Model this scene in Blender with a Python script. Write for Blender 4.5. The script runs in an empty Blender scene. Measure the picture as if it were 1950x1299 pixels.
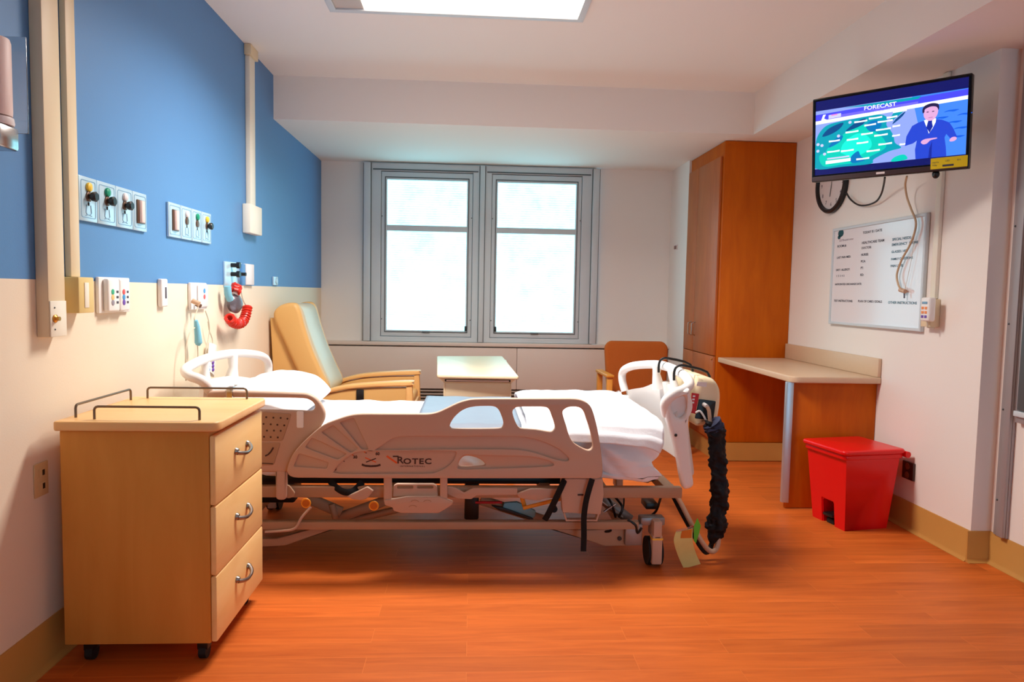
import bpy, bmesh, math, random
from mathutils import Vector, Matrix, noise
random.seed(7)
SC = bpy.context.scene
COL = SC.collection
PI = math.pi

# ------------------------------------------------------------------ camera model
FPX, PITCH, YAW, ROLL, CAMZ = 1340.0, 0.068, 0.058, 0.0187, 1.25
_F = Vector((math.sin(YAW)*math.cos(PITCH), math.cos(YAW)*math.cos(PITCH), -math.sin(PITCH)))
_R = Vector((math.cos(YAW), -math.sin(YAW), 0)); _U = _R.cross(_F)
_c, _s = math.cos(ROLL), math.sin(ROLL)
CR, CU = _c*_R + _s*_U, -_s*_R + _c*_U
CAMP = Vector((0, 0, CAMZ))
def W(px, py, ax, val):
    """point of the plane (axis ax = val) seen at a pixel of the 1950x1299 frame"""
    d = CR*(px-975) - CU*(py-649.5) + _F*FPX
    return CAMP + d*((val-CAMP[ax])/d[ax])
cam_d = bpy.data.cameras.new('camera'); cam = bpy.data.objects.new('camera', cam_d); COL.objects.link(cam)
cam_d.sensor_width = 36; cam_d.lens = FPX/1950*36; cam_d.clip_start = 0.02
cam.matrix_world = Matrix(((CR.x, CU.x, -_F.x, 0), (CR.y, CU.y, -_F.y, 0), (CR.z, CU.z, -_F.z, CAMZ), (0, 0, 0, 1)))
SC.camera = cam
vs = SC.view_settings
SC.display_settings.display_device = 'sRGB'
vs.view_transform = 'Standard'; vs.look = 'None'; vs.gamma = 1; vs.use_curve_mapping = False; vs.exposure = 1.85

# ------------------------------------------------------------------ materials
def lin(c):
    return tuple(((v/255)/12.92 if v/255 <= 0.04045 else ((v/255+0.055)/1.055)**2.4) for v in c)
def mat(name, rgb, rough=0.5, metal=0.0, spec=0.5, emit=None, es=0.0, trans=0.0, coat=0.0, bump=None, alpha=1.0, sheen=0.0, var=0.0, vscale=8.0):
    m = bpy.data.materials.new(name); m.use_nodes = True
    nt = m.node_tree; b = nt.nodes['Principled BSDF']
    c = lin(rgb)
    b.inputs['Base Color'].default_value = (*c, 1)
    b.inputs['Roughness'].default_value = rough; b.inputs['Metallic'].default_value = metal
    b.inputs['Specular IOR Level'].default_value = spec
    b.inputs['Transmission Weight'].default_value = trans; b.inputs['Coat Weight'].default_value = coat
    b.inputs['Alpha'].default_value = alpha; b.inputs['Sheen Weight'].default_value = sheen
    if emit:
        b.inputs['Emission Color'].default_value = (*lin(emit), 1); b.inputs['Emission Strength'].default_value = es
    tc = nt.nodes.new('ShaderNodeTexCoord')
    if var:
        n = nt.nodes.new('ShaderNodeTexNoise'); n.inputs['Scale'].default_value = vscale; n.inputs['Detail'].default_value = 4
        nt.links.new(tc.outputs['Object'], n.inputs['Vector'])
        r = nt.nodes.new('ShaderNodeMapRange'); r.inputs[3].default_value = 1-var; r.inputs[4].default_value = 1+var
        nt.links.new(n.outputs['Fac'], r.inputs[0])
        h = nt.nodes.new('ShaderNodeHueSaturation'); h.inputs['Color'].default_value = (*c, 1)
        nt.links.new(r.outputs[0], h.inputs['Value']); nt.links.new(h.outputs[0], b.inputs['Base Color'])
    if bump:
        sc_, st = bump
        n = nt.nodes.new('ShaderNodeTexNoise'); n.inputs['Scale'].default_value = sc_; n.inputs['Detail'].default_value = 3
        nt.links.new(tc.outputs['Object'], n.inputs['Vector'])
        bp = nt.nodes.new('ShaderNodeBump'); bp.inputs['Strength'].default_value = st; bp.inputs['Distance'].default_value = 0.01
        nt.links.new(n.outputs['Fac'], bp.inputs['Height']); nt.links.new(bp.outputs[0], b.inputs['Normal'])
    return m
def wood(name, c1, c2, scale=(3, 3, 40), rough=0.4, spec=0.4, coat=0.0, wave=0.0):
    m = bpy.data.materials.new(name); m.use_nodes = True
    nt = m.node_tree; b = nt.nodes['Principled BSDF']; N = nt.nodes.new; L = nt.links.new
    tc = N('ShaderNodeTexCoord'); mp = N('ShaderNodeMapping'); mp.inputs['Scale'].default_value = scale
    L(tc.outputs['Object'], mp.inputs[0])
    n = N('ShaderNodeTexNoise'); n.inputs['Scale'].default_value = 1; n.inputs['Detail'].default_value = 6; n.inputs['Roughness'].default_value = 0.6
    n.inputs['Distortion'].default_value = 0.6
    L(mp.outputs[0], n.inputs['Vector'])
    r = N('ShaderNodeValToRGB'); r.color_ramp.elements[0].position = 0.3; r.color_ramp.elements[1].position = 0.72
    r.color_ramp.elements[0].color = (*lin(c1), 1); r.color_ramp.elements[1].color = (*lin(c2), 1)
    L(n.outputs['Fac'], r.inputs[0]); L(r.outputs[0], b.inputs['Base Color'])
    b.inputs['Roughness'].default_value = rough; b.inputs['Specular IOR Level'].default_value = spec; b.inputs['Coat Weight'].default_value = coat
    return m
def floor_mat():
    m = bpy.data.materials.new('plank_floor'); m.use_nodes = True
    nt = m.node_tree; b = nt.nodes['Principled BSDF']; N = nt.nodes.new; L = nt.links.new
    tc = N('ShaderNodeTexCoord')
    br = N('ShaderNodeTexBrick'); br.offset = 0.37; br.squash = 1
    br.inputs['Scale'].default_value = 1; br.inputs['Brick Width'].default_value = 0.92; br.inputs['Row Height'].default_value = 0.102
    br.inputs['Mortar Size'].default_value = 0.0012; br.inputs['Mortar Smooth'].default_value = 0.6; br.inputs['Bias'].default_value = 0
    br.inputs['Color1'].default_value = (0.0, 0, 0, 1); br.inputs['Color2'].default_value = (1, 1, 1, 1); br.inputs['Mortar'].default_value = (0.5, 0.5, 0.5, 1)
    L(tc.outputs['Object'], br.inputs['Vector'])
    mp = N('ShaderNodeMapping'); mp.inputs['Scale'].default_value = (2.2, 26, 1); L(tc.outputs['Object'], mp.inputs[0])
    ad = N('ShaderNodeVectorMath'); ad.operation = 'ADD'
    mu = N('ShaderNodeVectorMath'); mu.operation = 'SCALE'; mu.inputs['Scale'].default_value = 7.0
    L(br.outputs['Color'], mu.inputs[0]); L(mp.outputs[0], ad.inputs[0]); L(mu.outputs[0], ad.inputs[1])
    n = N('ShaderNodeTexNoise'); n.inputs['Scale'].default_value = 1.0; n.inputs['Detail'].default_value = 7; n.inputs['Roughness'].default_value = 0.62; n.inputs['Distortion'].default_value = 0.8
    L(ad.outputs[0], n.inputs['Vector'])
    r = N('ShaderNodeValToRGB'); e = r.color_ramp.elements
    e[0].position = 0.2; e[0].color = (*lin((176, 80, 26)), 1); e[1].position = 0.75; e[1].color = (*lin((216, 110, 42)), 1)
    L(n.outputs['Fac'], r.inputs[0])
    hs = N('ShaderNodeHueSaturation')
    mr = N('ShaderNodeMapRange'); mr.inputs[3].default_value = 0.90; mr.inputs[4].default_value = 1.10
    L(br.outputs['Color'], mr.inputs[0]); L(mr.outputs[0], hs.inputs['Value']); L(r.outputs[0], hs.inputs['Color'])
    mx = N('ShaderNodeMixRGB'); mx.inputs[2].default_value = (*lin((226, 130, 62)), 1)
    mf = N('ShaderNodeMath'); mf.operation = 'MULTIPLY'; mf.inputs[1].default_value = 0.55
    L(br.outputs['Fac'], mf.inputs[0]); L(mf.outputs[0], mx.inputs[0]); L(hs.outputs[0], mx.inputs[1])
    L(mx.outputs[0], b.inputs['Base Color'])
    b.inputs['Roughness'].default_value = 0.46; b.inputs['Specular IOR Level'].default_value = 0.25
    bp = N('ShaderNodeBump'); bp.inputs['Strength'].default_value = 0.12; bp.inputs['Distance'].default_value = 0.004
    L(n.outputs['Fac'], bp.inputs['Height']); L(bp.outputs[0], b.inputs['Normal'])
    return m
def blind_mat():
    m = bpy.data.materials.new('backlit_blind'); m.use_nodes = True
    nt = m.node_tree; b = nt.nodes['Principled BSDF']; N = nt.nodes.new; L = nt.links.new
    b.inputs['Base Color'].default_value = (0.8, 0.82, 0.82, 1); b.inputs['Roughness'].default_value = 0.8
    tc = N('ShaderNodeTexCoord'); sp = N('ShaderNodeSeparateXYZ'); L(tc.outputs['Object'], sp.inputs[0])
    m1 = N('ShaderNodeMath'); m1.operation = 'MULTIPLY'; m1.inputs[1].default_value = 2*PI/0.021
    L(sp.outputs['Z'], m1.inputs[0]); m2 = N('ShaderNodeMath'); m2.operation = 'SINE'; L(m1.outputs[0], m2.inputs[0])
    mr = N('ShaderNodeMapRange'); mr.inputs[1].default_value = -1; mr.inputs[2].default_value = 1
    L(m2.outputs[0], mr.inputs[0])
    n = N('ShaderNodeTexNoise'); n.inputs['Scale'].default_value = 5; n.inputs['Detail'].default_value = 8; n.inputs['Roughness'].default_value = 0.75
    L(tc.outputs['Object'], n.inputs['Vector'])
    r = N('ShaderNodeValToRGB'); e = r.color_ramp.elements
    e[0].position = 0.34; e[0].color = (0.17, 0.68, 0.86, 1); e[1].position = 0.54; e[1].color = (0.305, 0.88, 1.04, 1)
    L(n.outputs['Fac'], r.inputs[0])
    mx = N('ShaderNodeMixRGB'); mx.blend_type = 'MULTIPLY'; mx.inputs[2].default_value = (0.62, 0.74, 0.76, 1)
    L(mr.outputs[0], mx.inputs[0]); L(r.outputs[0], mx.inputs[1])
    L(mx.outputs[0], b.inputs['Emission Color']); b.inputs['Emission Strength'].default_value = WIN_E
    return m
WIN_E = 0.86
LAMP_E = 1.2
M = {}
M['ceiling'] = mat('ceiling_paint', (242, 238, 232), 0.9, bump=(220, 0.03))
M['wall'] = mat('wall_paint', (240, 232, 224), 0.75, spec=0.3, bump=(180, 0.04))
M['cream'] = mat('cream_paint', (236, 220, 196), 0.6, spec=0.35, bump=(180, 0.04))
M['blue'] = mat('blue_paint', (88, 138, 190), 0.5, spec=0.4, bump=(180, 0.04))
M['floor'] = floor_mat()
M['base'] = mat('tan_rubber_base', (196, 142, 72), 0.5, spec=0.3, var=0.06)
M['alu'] = mat('aluminium_frame', (206, 214, 218), 0.45, metal=0.0, var=0.03)
M['alu_dark'] = mat('aluminium_groove', (92, 98, 100), 0.5, metal=0.3)
M['steel'] = mat('painted_steel_strip', (168, 160, 160), 0.45, metal=0.3, var=0.05)
M['chrome'] = mat('brushed_chrome', (200, 198, 196), 0.22, metal=1.0)
M['guard'] = mat('satin_aluminium', (190, 196, 204), 0.35, metal=0.7)
M['chrome_dark'] = mat('satin_nickel', (150, 140, 134), 0.32, metal=0.9)
M['wire'] = mat('dull_rail_metal', (120, 104, 88), 0.35, metal=0.8)
M['cherry'] = wood('cherry_veneer', (186, 86, 2), (204, 102, 6), (14, 14, 2.2), 0.5, 0.18)
M['cherry_door'] = wood('cherry_veneer_door', (172, 90, 38), (190, 106, 50), (14, 14, 2.2), 0.42, 0.35)
M['maple'] = wood('maple_veneer_shaded', (208, 138, 58), (220, 152, 70), (9, 9, 1.3), 0.45, 0.2)  # cabinet body: same maple as the fronts, darkened to paint in its shaded side
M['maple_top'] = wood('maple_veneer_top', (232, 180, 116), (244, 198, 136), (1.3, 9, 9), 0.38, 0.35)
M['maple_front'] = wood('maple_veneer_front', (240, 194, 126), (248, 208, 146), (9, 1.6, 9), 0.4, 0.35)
M['lam'] = mat('beige_laminate', (214, 184, 152), 0.38, spec=0.4, var=0.03, vscale=60)
M['white_pl'] = mat('white_plastic', (238, 234, 230), 0.35, spec=0.4)
M['bed_pl'] = mat('bed_plastic', (198, 166, 144), 0.42, spec=0.3)
M['bed_metal'] = mat('bed_frame_enamel', (176, 142, 114), 0.45, spec=0.3, var=0.04)
M['bed_grey'] = mat('bed_grey_steel', (150, 146, 144), 0.4, metal=0.5, var=0.06)
M['sheet'] = mat('white_cotton', (240, 240, 244), 0.85, spec=0.2, bump=(60, 0.10), sheen=0.1)
M['mattress'] = mat('grey_vinyl', (118, 128, 142), 0.5, spec=0.4, bump=(20, 0.15))
M['black'] = mat('black_plastic', (16, 15, 16), 0.4)
M['rubber'] = mat('black_rubber', (22, 20, 20), 0.75)
M['strap'] = mat('black_webbing', (10, 10, 14), 0.9, bump=(300, 0.3))
M['sleeve'] = mat('navy_nylon', (12, 12, 20), 0.6, spec=0.3, bump=(90, 0.25), var=0.25)
M['cuff'] = mat('blue_grey_nylon', (58, 64, 92), 0.6, spec=0.3, var=0.3)
M['hose'] = mat('beige_hose', (204, 166, 136), 0.35)
M['pump'] = mat('pump_beige_plastic', (240, 222, 184), 0.4, spec=0.4)
M['red'] = mat('red_plastic', (226, 8, 14), 0.32, spec=0.45)
M['redlab'] = mat('red_label', (200, 14, 24), 0.5)
M['paper_y'] = mat('yellow_paper', (222, 206, 128), 0.8, var=0.06, vscale=30)
M['paper_o'] = mat('orange_print', (214, 118, 26), 0.8)
M['green'] = mat('green_tag', (96, 196, 44), 0.6)
M['orange'] = mat('orange_plastic', (240, 160, 40), 0.5)
M['orange_d'] = mat('orange_print_dark', (196, 104, 10), 0.5)
M['tan_vinyl'] = mat('tan_vinyl', (216, 168, 100), 0.42, spec=0.4, bump=(140, 0.05))
M['vinyl_sheen'] = mat('tan_vinyl_cool_sheen', (194, 186, 160), 0.36, spec=0.5, bump=(140, 0.05))  # tan vinyl greyed to paint in the cool window sheen on the backrest
M['tan_edge'] = mat('tan_arm_cap', (230, 178, 110), 0.42)
M['oak'] = wood('honey_oak', (214, 138, 44), (234, 160, 66), (12, 12, 3), 0.4, 0.4)
M['orange_fab'] = mat('rust_fabric', (184, 96, 40), 0.9, spec=0.15, bump=(260, 0.35), var=0.08, vscale=120)
M['race'] = mat('raceway_enamel', (228, 208, 172), 0.45, spec=0.4)
M['race_w'] = mat('raceway_ivory', (236, 228, 210), 0.45, spec=0.4)
M['box_tan'] = mat('tan_box', (224, 196, 126), 0.5)
M['plate'] = mat('pale_outlet_plate', (190, 218, 232), 0.3, metal=0.25)
M['plate_edge'] = mat('outlet_plate_line', (120, 160, 190), 0.4)
M['yellow'] = mat('yellow_cap', (240, 194, 60), 0.4)
M['teal'] = mat('green_cap', (16, 150, 112), 0.4)
M['cap_w'] = mat('white_cap', (232, 222, 220), 0.4)
M['brown_metal'] = mat('bronze_socket', (120, 92, 76), 0.35, metal=0.6)
M['pink'] = mat('pinkish_ivory', (232, 206, 198), 0.5)
M['gauge'] = mat('smoky_gauge', (110, 104, 112), 0.25, metal=0.4)
M['redcoil'] = mat('red_coil_hose', (206, 40, 22), 0.35)
M['aqua'] = mat('aqua_plastic', (124, 190, 210), 0.4)
M['cord'] = mat('beige_cord', (206, 192, 170), 0.6)
M['tvcord'] = mat('tan_cord', (196, 164, 128), 0.5)
M['clear'] = mat('clear_acrylic', (235, 240, 242), 0.08, trans=0.9, spec=0.5)
M['board'] = mat('whiteboard_enamel', (232, 228, 230), 0.12, spec=0.5)
M['ink'] = mat('dark_ink', (70, 66, 78), 0.7)
M['ink_t'] = mat('teal_ink', (70, 120, 140), 0.7)
M['logo_t'] = mat('dark_teal_logo', (10, 70, 76), 0.6)
M['logo_p'] = mat('pink_grey_logo', (170, 150, 160), 0.6)
M['brown_plate'] = mat('brown_outlet', (60, 26, 14), 0.45)
M['brown_in'] = mat('brown_outlet_face', (120, 66, 44), 0.45)
M['almond'] = mat('almond_outlet', (214, 182, 130), 0.5)
M['gold'] = mat('brass', (196, 140, 60), 0.3, metal=0.8)
M['dial'] = mat('clock_face', (226, 214, 210), 0.5)
M['purple'] = mat('purple_button', (110, 70, 170), 0.5)
M['btn_r'] = mat('red_button', (226, 84, 84), 0.5)
M['btn_b'] = mat('blue_button', (70, 150, 210), 0.5)
M['btn_g'] = mat('green_button', (60, 176, 130), 0.5)
M['btn_y'] = mat('pale_orange_button', (242, 190, 120), 0.5)
M['btn_o'] = mat('orange_button', (244, 146, 80), 0.5)
M['btn_gr'] = mat('grey_button', (150, 140, 150), 0.5)
M['louver'] = mat('heater_louver', (176, 160, 148), 0.5)
M['slot'] = mat('dark_slot', (60, 44, 40), 0.8)
M['cover'] = mat('heater_cover_enamel', (226, 210, 198), 0.5, spec=0.35)
M['blind'] = blind_mat()
M['lamp'] = mat('lamp_diffuser', (255, 255, 255), 0.5, emit=(255, 238, 220), es=LAMP_E)
M['reflector'] = mat('lamp_reflector', (200, 190, 182), 0.4)
M['btxt'] = mat('bed_lettering', (66, 36, 26), 0.6)
M['bora'] = mat('bed_orange_mark', (224, 96, 34), 0.6)

# ------------------------------------------------------------------ mesh building
def rounded(pts, r, n=5):
    out = []; k = len(pts)
    for i in range(k):
        p0, p, p1 = Vector(pts[i-1]), Vector(pts[i]), Vector(pts[(i+1) % k])
        a, b = p0-p, p1-p
        rr = min(r if not isinstance(r, (list, tuple)) else r[i], a.length*0.45, b.length*0.45)
        a, b = p+a.normalized()*rr, p+b.normalized()*rr
        for j in range(n+1):
            t = j/n
            out.append(tuple(a*(1-t)**2 + p*2*t*(1-t) + b*t*t))
    return out
def catmull(pts, n=6, closed=True):
    P = [Vector(p) for p in pts]; k = len(P); out = []
    rng = range(k) if closed else range(k-1)
    for i in rng:
        if closed: a, b, c, d = P[i-1], P[i], P[(i+1) % k], P[(i+2) % k]
        else: a, b, c, d = P[max(i-1, 0)], P[i], P[i+1], P[min(i+2, k-1)]
        for j in range(n):
            t = j/n
            out.append(0.5*((2*b) + (c-a)*t + (2*a-5*b+4*c-d)*t*t + (3*b-a-3*c+d)*t**3))
    if not closed: out.append(P[-1].copy())
    return out
def circle(cx, cy, r, n=24, ry=None):
    return [(cx+r*math.cos(2*PI*i/n), cy+(ry or r)*math.sin(2*PI*i/n)) for i in range(n)]
def rect(a0, a1, b0, b1):
    return [(a0, b0), (a1, b0), (a1, b1), (a0, b1)]
class MB:
    def __init__(self): self.bm = bmesh.new()
    def take(self, tb, mi=0):
        for f in tb.faces: f.material_index = mi
        me = bpy.data.meshes.new('t'); tb.to_mesh(me); tb.free()
        self.bm.from_mesh(me); bpy.data.meshes.remove(me); return self
    def box(self, x0, x1, y0, y1, z0, z1, bev=0.0, mi=0, seg=2, rot=None, taper=None):
        tb = bmesh.new(); bmesh.ops.create_cube(tb, size=1)
        c = Vector(((x0+x1)/2, (y0+y1)/2, (z0+z1)/2))
        for v in tb.verts:
            v.co = Vector((v.co.x*(x1-x0), v.co.y*(y1-y0), v.co.z*(z1-z0)))
            if taper and v.co.z < 0: v.co.x *= taper; v.co.y *= taper
        if bev: bmesh.ops.bevel(tb, geom=tb.edges[:], offset=bev, segments=seg, affect='EDGES', profile=0.5)
        for v in tb.verts: v.co = (rot @ v.co if rot else v.co) + c
        return self.take(tb, mi)
    def tube(self, pts, r, seg=10, closed=False, mi=0, caps=True, flat=None):
        P = [Vector(p) for p in pts]; n = len(P); tb = bmesh.new(); rings = []
        up = None
        for i in range(n):
            if closed: t = P[(i+1) % n]-P[i-1]
            else: t = P[min(i+1, n-1)]-P[max(i-1, 0)]
            if t.length < 1e-9: t = Vector((0, 0, 1))
            t.normalize()
            if up is None:
                up = t.orthogonal().normalized() if flat is None else (Vector(flat)-t*t.dot(Vector(flat))).normalized()
            else:
                ref = up if flat is None else Vector(flat)
                up = ref - t*t.dot(ref)
                up = up.normalized() if up.length > 1e-6 else t.orthogonal().normalized()
            sd = t.cross(up)
            rr = r[i] if isinstance(r, (list, tuple)) and len(r) == n and flat is None else r
            if flat is not None and isinstance(r, (list, tuple)): ra, rb = r
            else: ra = rb = rr
            rings.append([tb.verts.new(P[i]+up*ra*math.cos(2*PI*k/seg)+sd*rb*math.sin(2*PI*k/seg)) for k in range(seg)])
        for i in range(n if closed else n-1):
            a, b = rings[i], rings[(i+1) % n]
            for k in range(seg):
                tb.faces.new((a[k], a[(k+1) % seg], b[(k+1) % seg], b[k]))
        if caps and not closed:
            tb.faces.new(list(reversed(rings[0]))); tb.faces.new(rings[-1])
        bmesh.ops.recalc_face_normals(tb, faces=tb.faces[:])
        return self.take(tb, mi)
    def cyl(self, p0, p1, r0, r1=None, seg=24, mi=0):
        r1 = r0 if r1 is None else r1
        return self.tube([p0, p1], [r0, r1], seg, mi=mi)
    def sphere(self, c, r, mi=0, seg=16):
        tb = bmesh.new(); bmesh.ops.create_uvsphere(tb, u_segments=seg, v_segments=seg//2+2, radius=1)
        r = (r, r, r) if not isinstance(r, (tuple, list)) else r
        for v in tb.verts: v.co = Vector((v.co.x*r[0], v.co.y*r[1], v.co.z*r[2])) + Vector(c)
        return self.take(tb, mi)
    def lathe(self, prof, o, ax, seg=28, mi=0):
        ax = Vector(ax).normalized(); u = ax.orthogonal().normalized(); w = ax.cross(u); tb = bmesh.new(); rs = []
        for r, h in prof:
            r = max(r, 1e-5)
            rs.append([tb.verts.new(Vector(o)+ax*h+u*r*math.cos(2*PI*k/seg)+w*r*math.sin(2*PI*k/seg)) for k in range(seg)])
        for a, b in zip(rs, rs[1:]):
            for k in range(seg): tb.faces.new((a[k], a[(k+1) % seg], b[(k+1) % seg], b[k]))
        tb.faces.new(list(reversed(rs[0]))); tb.faces.new(rs[-1])
        bmesh.ops.recalc_face_normals(tb, faces=tb.faces[:])
        return self.take(tb, mi)
    def plate(self, loops, o, u, v, thick, bev=0.0, mi=0, c0=None, brs=2):
        """closed 2D loops (first outline, then holes) given along u and v from o, filled and given thickness"""
        if not isinstance(loops[0][0], (tuple, list, Vector)): loops = [loops]
        cu = bpy.data.curves.new('t', 'CURVE'); cu.dimensions = '2D'; cu.fill_mode = 'BOTH'
        cu.extrude = max(thick/2-bev, 0); cu.bevel_depth = bev; cu.bevel_resolution = brs; cu.offset = -bev
        for lp in loops:
            s = cu.splines.new('POLY'); s.points.add(len(lp)-1); s.use_cyclic_u = True
            for p, q in zip(s.points, lp): p.co = (q[0], q[1], 0, 1)
        ob = bpy.data.objects.new('t', cu)
        me = bpy.data.meshes.new_from_object(ob)
        tb = bmesh.new(); tb.from_mesh(me)
        bpy.data.objects.remove(ob); bpy.data.curves.remove(cu); bpy.data.meshes.remove(me)
        bmesh.ops.remove_doubles(tb, verts=tb.verts[:], dist=1e-5)
        o, u, v = Vector(o), Vector(u).normalized(), Vector(v).normalized(); w = u.cross(v)
        for vt in tb.verts: vt.co = o + u*vt.co.x + v*vt.co.y + w*vt.co.z
        bmesh.ops.recalc_face_normals(tb, faces=tb.faces[:])
        return self.take(tb, mi)
    def text(self, s, size, o, u, v, thick=0.0006, mi=0, align='LEFT', shear=0.0, space=1.0, sx=1.0, bold=0.0):
        cu = bpy.data.curves.new('t', 'FONT'); cu.body = s; cu.size = size; cu.extrude = thick/2; cu.align_x = align
        cu.shear = shear; cu.space_character = space; cu.resolution_u = 3; cu.offset = bold
        ob = bpy.data.objects.new('t', cu); me = bpy.data.meshes.new_from_object(ob)
        tb = bmesh.new(); tb.from_mesh(me)
        bpy.data.objects.remove(ob); bpy.data.curves.remove(cu); bpy.data.meshes.remove(me)
        o, u, v = Vector(o), Vector(u).normalized(), Vector(v).normalized(); w = u.cross(v)
        for vt in tb.verts: vt.co = o + u*vt.co.x*sx + v*vt.co.y + w*vt.co.z
        return self.take(tb, mi)
    def grid(self, fn, nu, nv, mi=0, thick=0.0):
        tb = bmesh.new()
        g = [[tb.verts.new(fn(i/(nu-1), j/(nv-1))) for j in range(nv)] for i in range(nu)]
        for i in range(nu-1):
            for j in range(nv-1): tb.faces.new((g[i][j], g[i+1][j], g[i+1][j+1], g[i][j+1]))
        if thick:
            tb.normal_update()
            h = [[tb.verts.new(g[i][j].co - g[i][j].normal*thick) for j in range(nv)] for i in range(nu)]
            for i in range(nu-1):
                for j in range(nv-1): tb.faces.new((h[i][j], h[i][j+1], h[i+1][j+1], h[i+1][j]))
            rim = [(i, 0) for i in range(nu)] + [(nu-1, j) for j in range(1, nv)] + [(i, nv-1) for i in range(nu-2, -1, -1)] + [(0, j) for j in range(nv-2, 0, -1)]
            for (a, b), (c, d) in zip(rim, rim[1:]+rim[:1]): tb.faces.new((g[a][b], g[c][d], h[c][d], h[a][b]))
        bmesh.ops.recalc_face_normals(tb, faces=tb.faces[:])
        return self.take(tb, mi)
    def poly(self, pts, mi=0):
        tb = bmesh.new(); tb.faces.new([tb.verts.new(p) for p in pts]); return self.take(tb, mi)
    def build(self, name, mats, parent=None, smooth=True, angle=38, label=None):
        me = bpy.data.meshes.new(name)
        off = Vector((0, 0, 0)); p = parent
        while p is not None: off += p.location; p = p.parent
        if parent is not None:
            for v in self.bm.verts: v.co -= off
        self.bm.to_mesh(me); self.bm.free()
        for m in (mats if isinstance(mats, (list, tuple)) else [mats]): me.materials.append(M[m] if isinstance(m, str) else m)
        if smooth:
            for f in me.polygons: f.use_smooth = True
            me.set_sharp_from_angle(angle=math.radians(angle))
        ob = bpy.data.objects.new(name, me); COL.objects.link(ob); ob.parent = parent
        if label: ob['label'] = label
        return ob
def tag(o, label, cat, group=None):
    o['label'] = label; o['category'] = cat
    if group: o['group'] = group
    return o
def thing(name, label, cat, loc=(0, 0, 0), group=None):
    o = bpy.data.objects.new(name, None); COL.objects.link(o); o.location = loc; o.empty_display_size = 0.05
    return tag(o, label, cat, group)
def solo(mb, name, mats, label, cat, loc=None, group=None, **k):
    """a thing that is one mesh; its origin is put at loc"""
    if loc is not None:
        for v in mb.bm.verts: v.co -= Vector(loc)
    o = mb.build(name, mats, **k)
    if loc is not None: o.location = loc
    return tag(o, label, cat, group)
def struct(mb, name, mats, parent=None, **k):
    o = mb.build(name, mats, parent, **k)
    if parent is None: o['kind'] = 'structure'
    return o
def clone(root, loc, label, group=None):
    r = root.copy(); COL.objects.link(r); r.location = loc; r['label'] = label
    if group: r['group'] = group
    for ch in list(root.children):
        c = ch.copy(); COL.objects.link(c); c.parent = r
        for g in ch.children:
            d = g.copy(); COL.objects.link(d); d.parent = c
    return r

# ------------------------------------------------------------------ the room
XL, XR, XR2, YB, YBM, XBM, ZC, ZS, YF = -1.378, 2.408, 2.505, 6.548, 5.01, 1.991, 2.706, 2.412, -2.2
YCOL, ZRAIL = 3.178, 1.265
XCH, YCH = 1.845, 6.02            # boxed-out chase in the far right corner, behind the wardrobe
T = 0.12
struct(MB().box(XL-T, XR2+T, YF-T, YB+T, -0.1, 0), 'floor', 'floor', smooth=False)
struct(MB().box(XL-T, XR2+T, YF-T, YB+T, ZC, ZC+0.12), 'ceiling', 'ceiling', smooth=False)
struct(MB().box(XL-T, XL, YF, YB, 0, ZRAIL, mi=0).box(XL-T, XL, YF, YB, ZRAIL, ZC, mi=1), 'wall_left', ['cream', 'blue'], smooth=False)
# back wall with the opening for the window
WX0, WX1, WZ0, WZ1 = -0.955, 1.150, 0.80, 2.385
struct(MB().box(XL-T, WX0, YB, YB+T, 0, ZC).box(WX1, XR+T, YB, YB+T, 0, ZC).box(WX0, WX1, YB, YB+T, 0, WZ0).box(WX0, WX1, YB, YB+T, WZ1, ZC), 'wall_back', 'wall', smooth=False)
struct(MB().box(XR, XR2+T+0.1, YCOL, YB, 0, ZC), 'wall_right', 'wall', smooth=False)
struct(MB().box(XR2, XR2+T, YF, YCOL, 0, ZC), 'wall_right_recess', 'wall', smooth=False)
struct(MB().box(XL-T, 0.9, YF-T, YF, 0, ZC).box(2.2, XR2+T, YF-T, YF, 0, ZC).box(0.9, 2.2, YF-T, YF, 2.15, ZC), 'wall_front', 'cherry', smooth=False)  # unseen wall; doorway gap added to admit cool fill, dark veneer limits bounce
struct(MB().box(XCH, XR, YCH, YB, 0, ZS), 'wall_chase', 'wall', smooth=False)
struct(MB().box(XL, XR, YBM, YB, ZS, ZC), 'trim_1', 'wall', smooth=False)           # dropped beam over the window
struct(MB().box(XBM, XR2, YF, YBM, ZS, ZC), 'trim_2', 'wall', smooth=False)         # dropped beam along the right wall

def baseboard(p0, p1, n, name):
    """coved rubber base along p0-p1; n points into the room"""
    p0, p1, n = Vector((*p0, 0)), Vector((*p1, 0)), Vector((*n, 0))
    prof = [(0, 0), (0.026, 0), (0.026, 0.003), (0.016, 0.009), (0.009, 0.020), (0.007, 0.145), (0.004, 0.152), (0, 0.152)]
    mb = MB(); tb = bmesh.new()
    A = [tb.verts.new(p0+n*a+Vector((0, 0, h))) for a, h in prof]; B = [tb.verts.new(p1+n*a+Vector((0, 0, h))) for a, h in prof]
    k = len(prof)
    for i in range(k): tb.faces.new((A[i], A[(i+1) % k], B[(i+1) % k], B[i]))
    tb.faces.new(A); tb.faces.new(list(reversed(B)))
    bmesh.ops.recalc_face_normals(tb, faces=tb.faces[:]); mb.take(tb)
    return struct(mb, name, 'base')
baseboard((XL, YF), (XL, YB), (1, 0), 'baseboard_left')
baseboard((XR, YCOL), (XR, 4.02), (-1, 0), 'baseboard_right')
baseboard((XR-0.018, YCOL), (XR2, YCOL), (0, -1), 'baseboard_corner')
baseboard((XR2, YF), (XR2, YCOL), (-1, 0), 'baseboard_recess')

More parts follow.
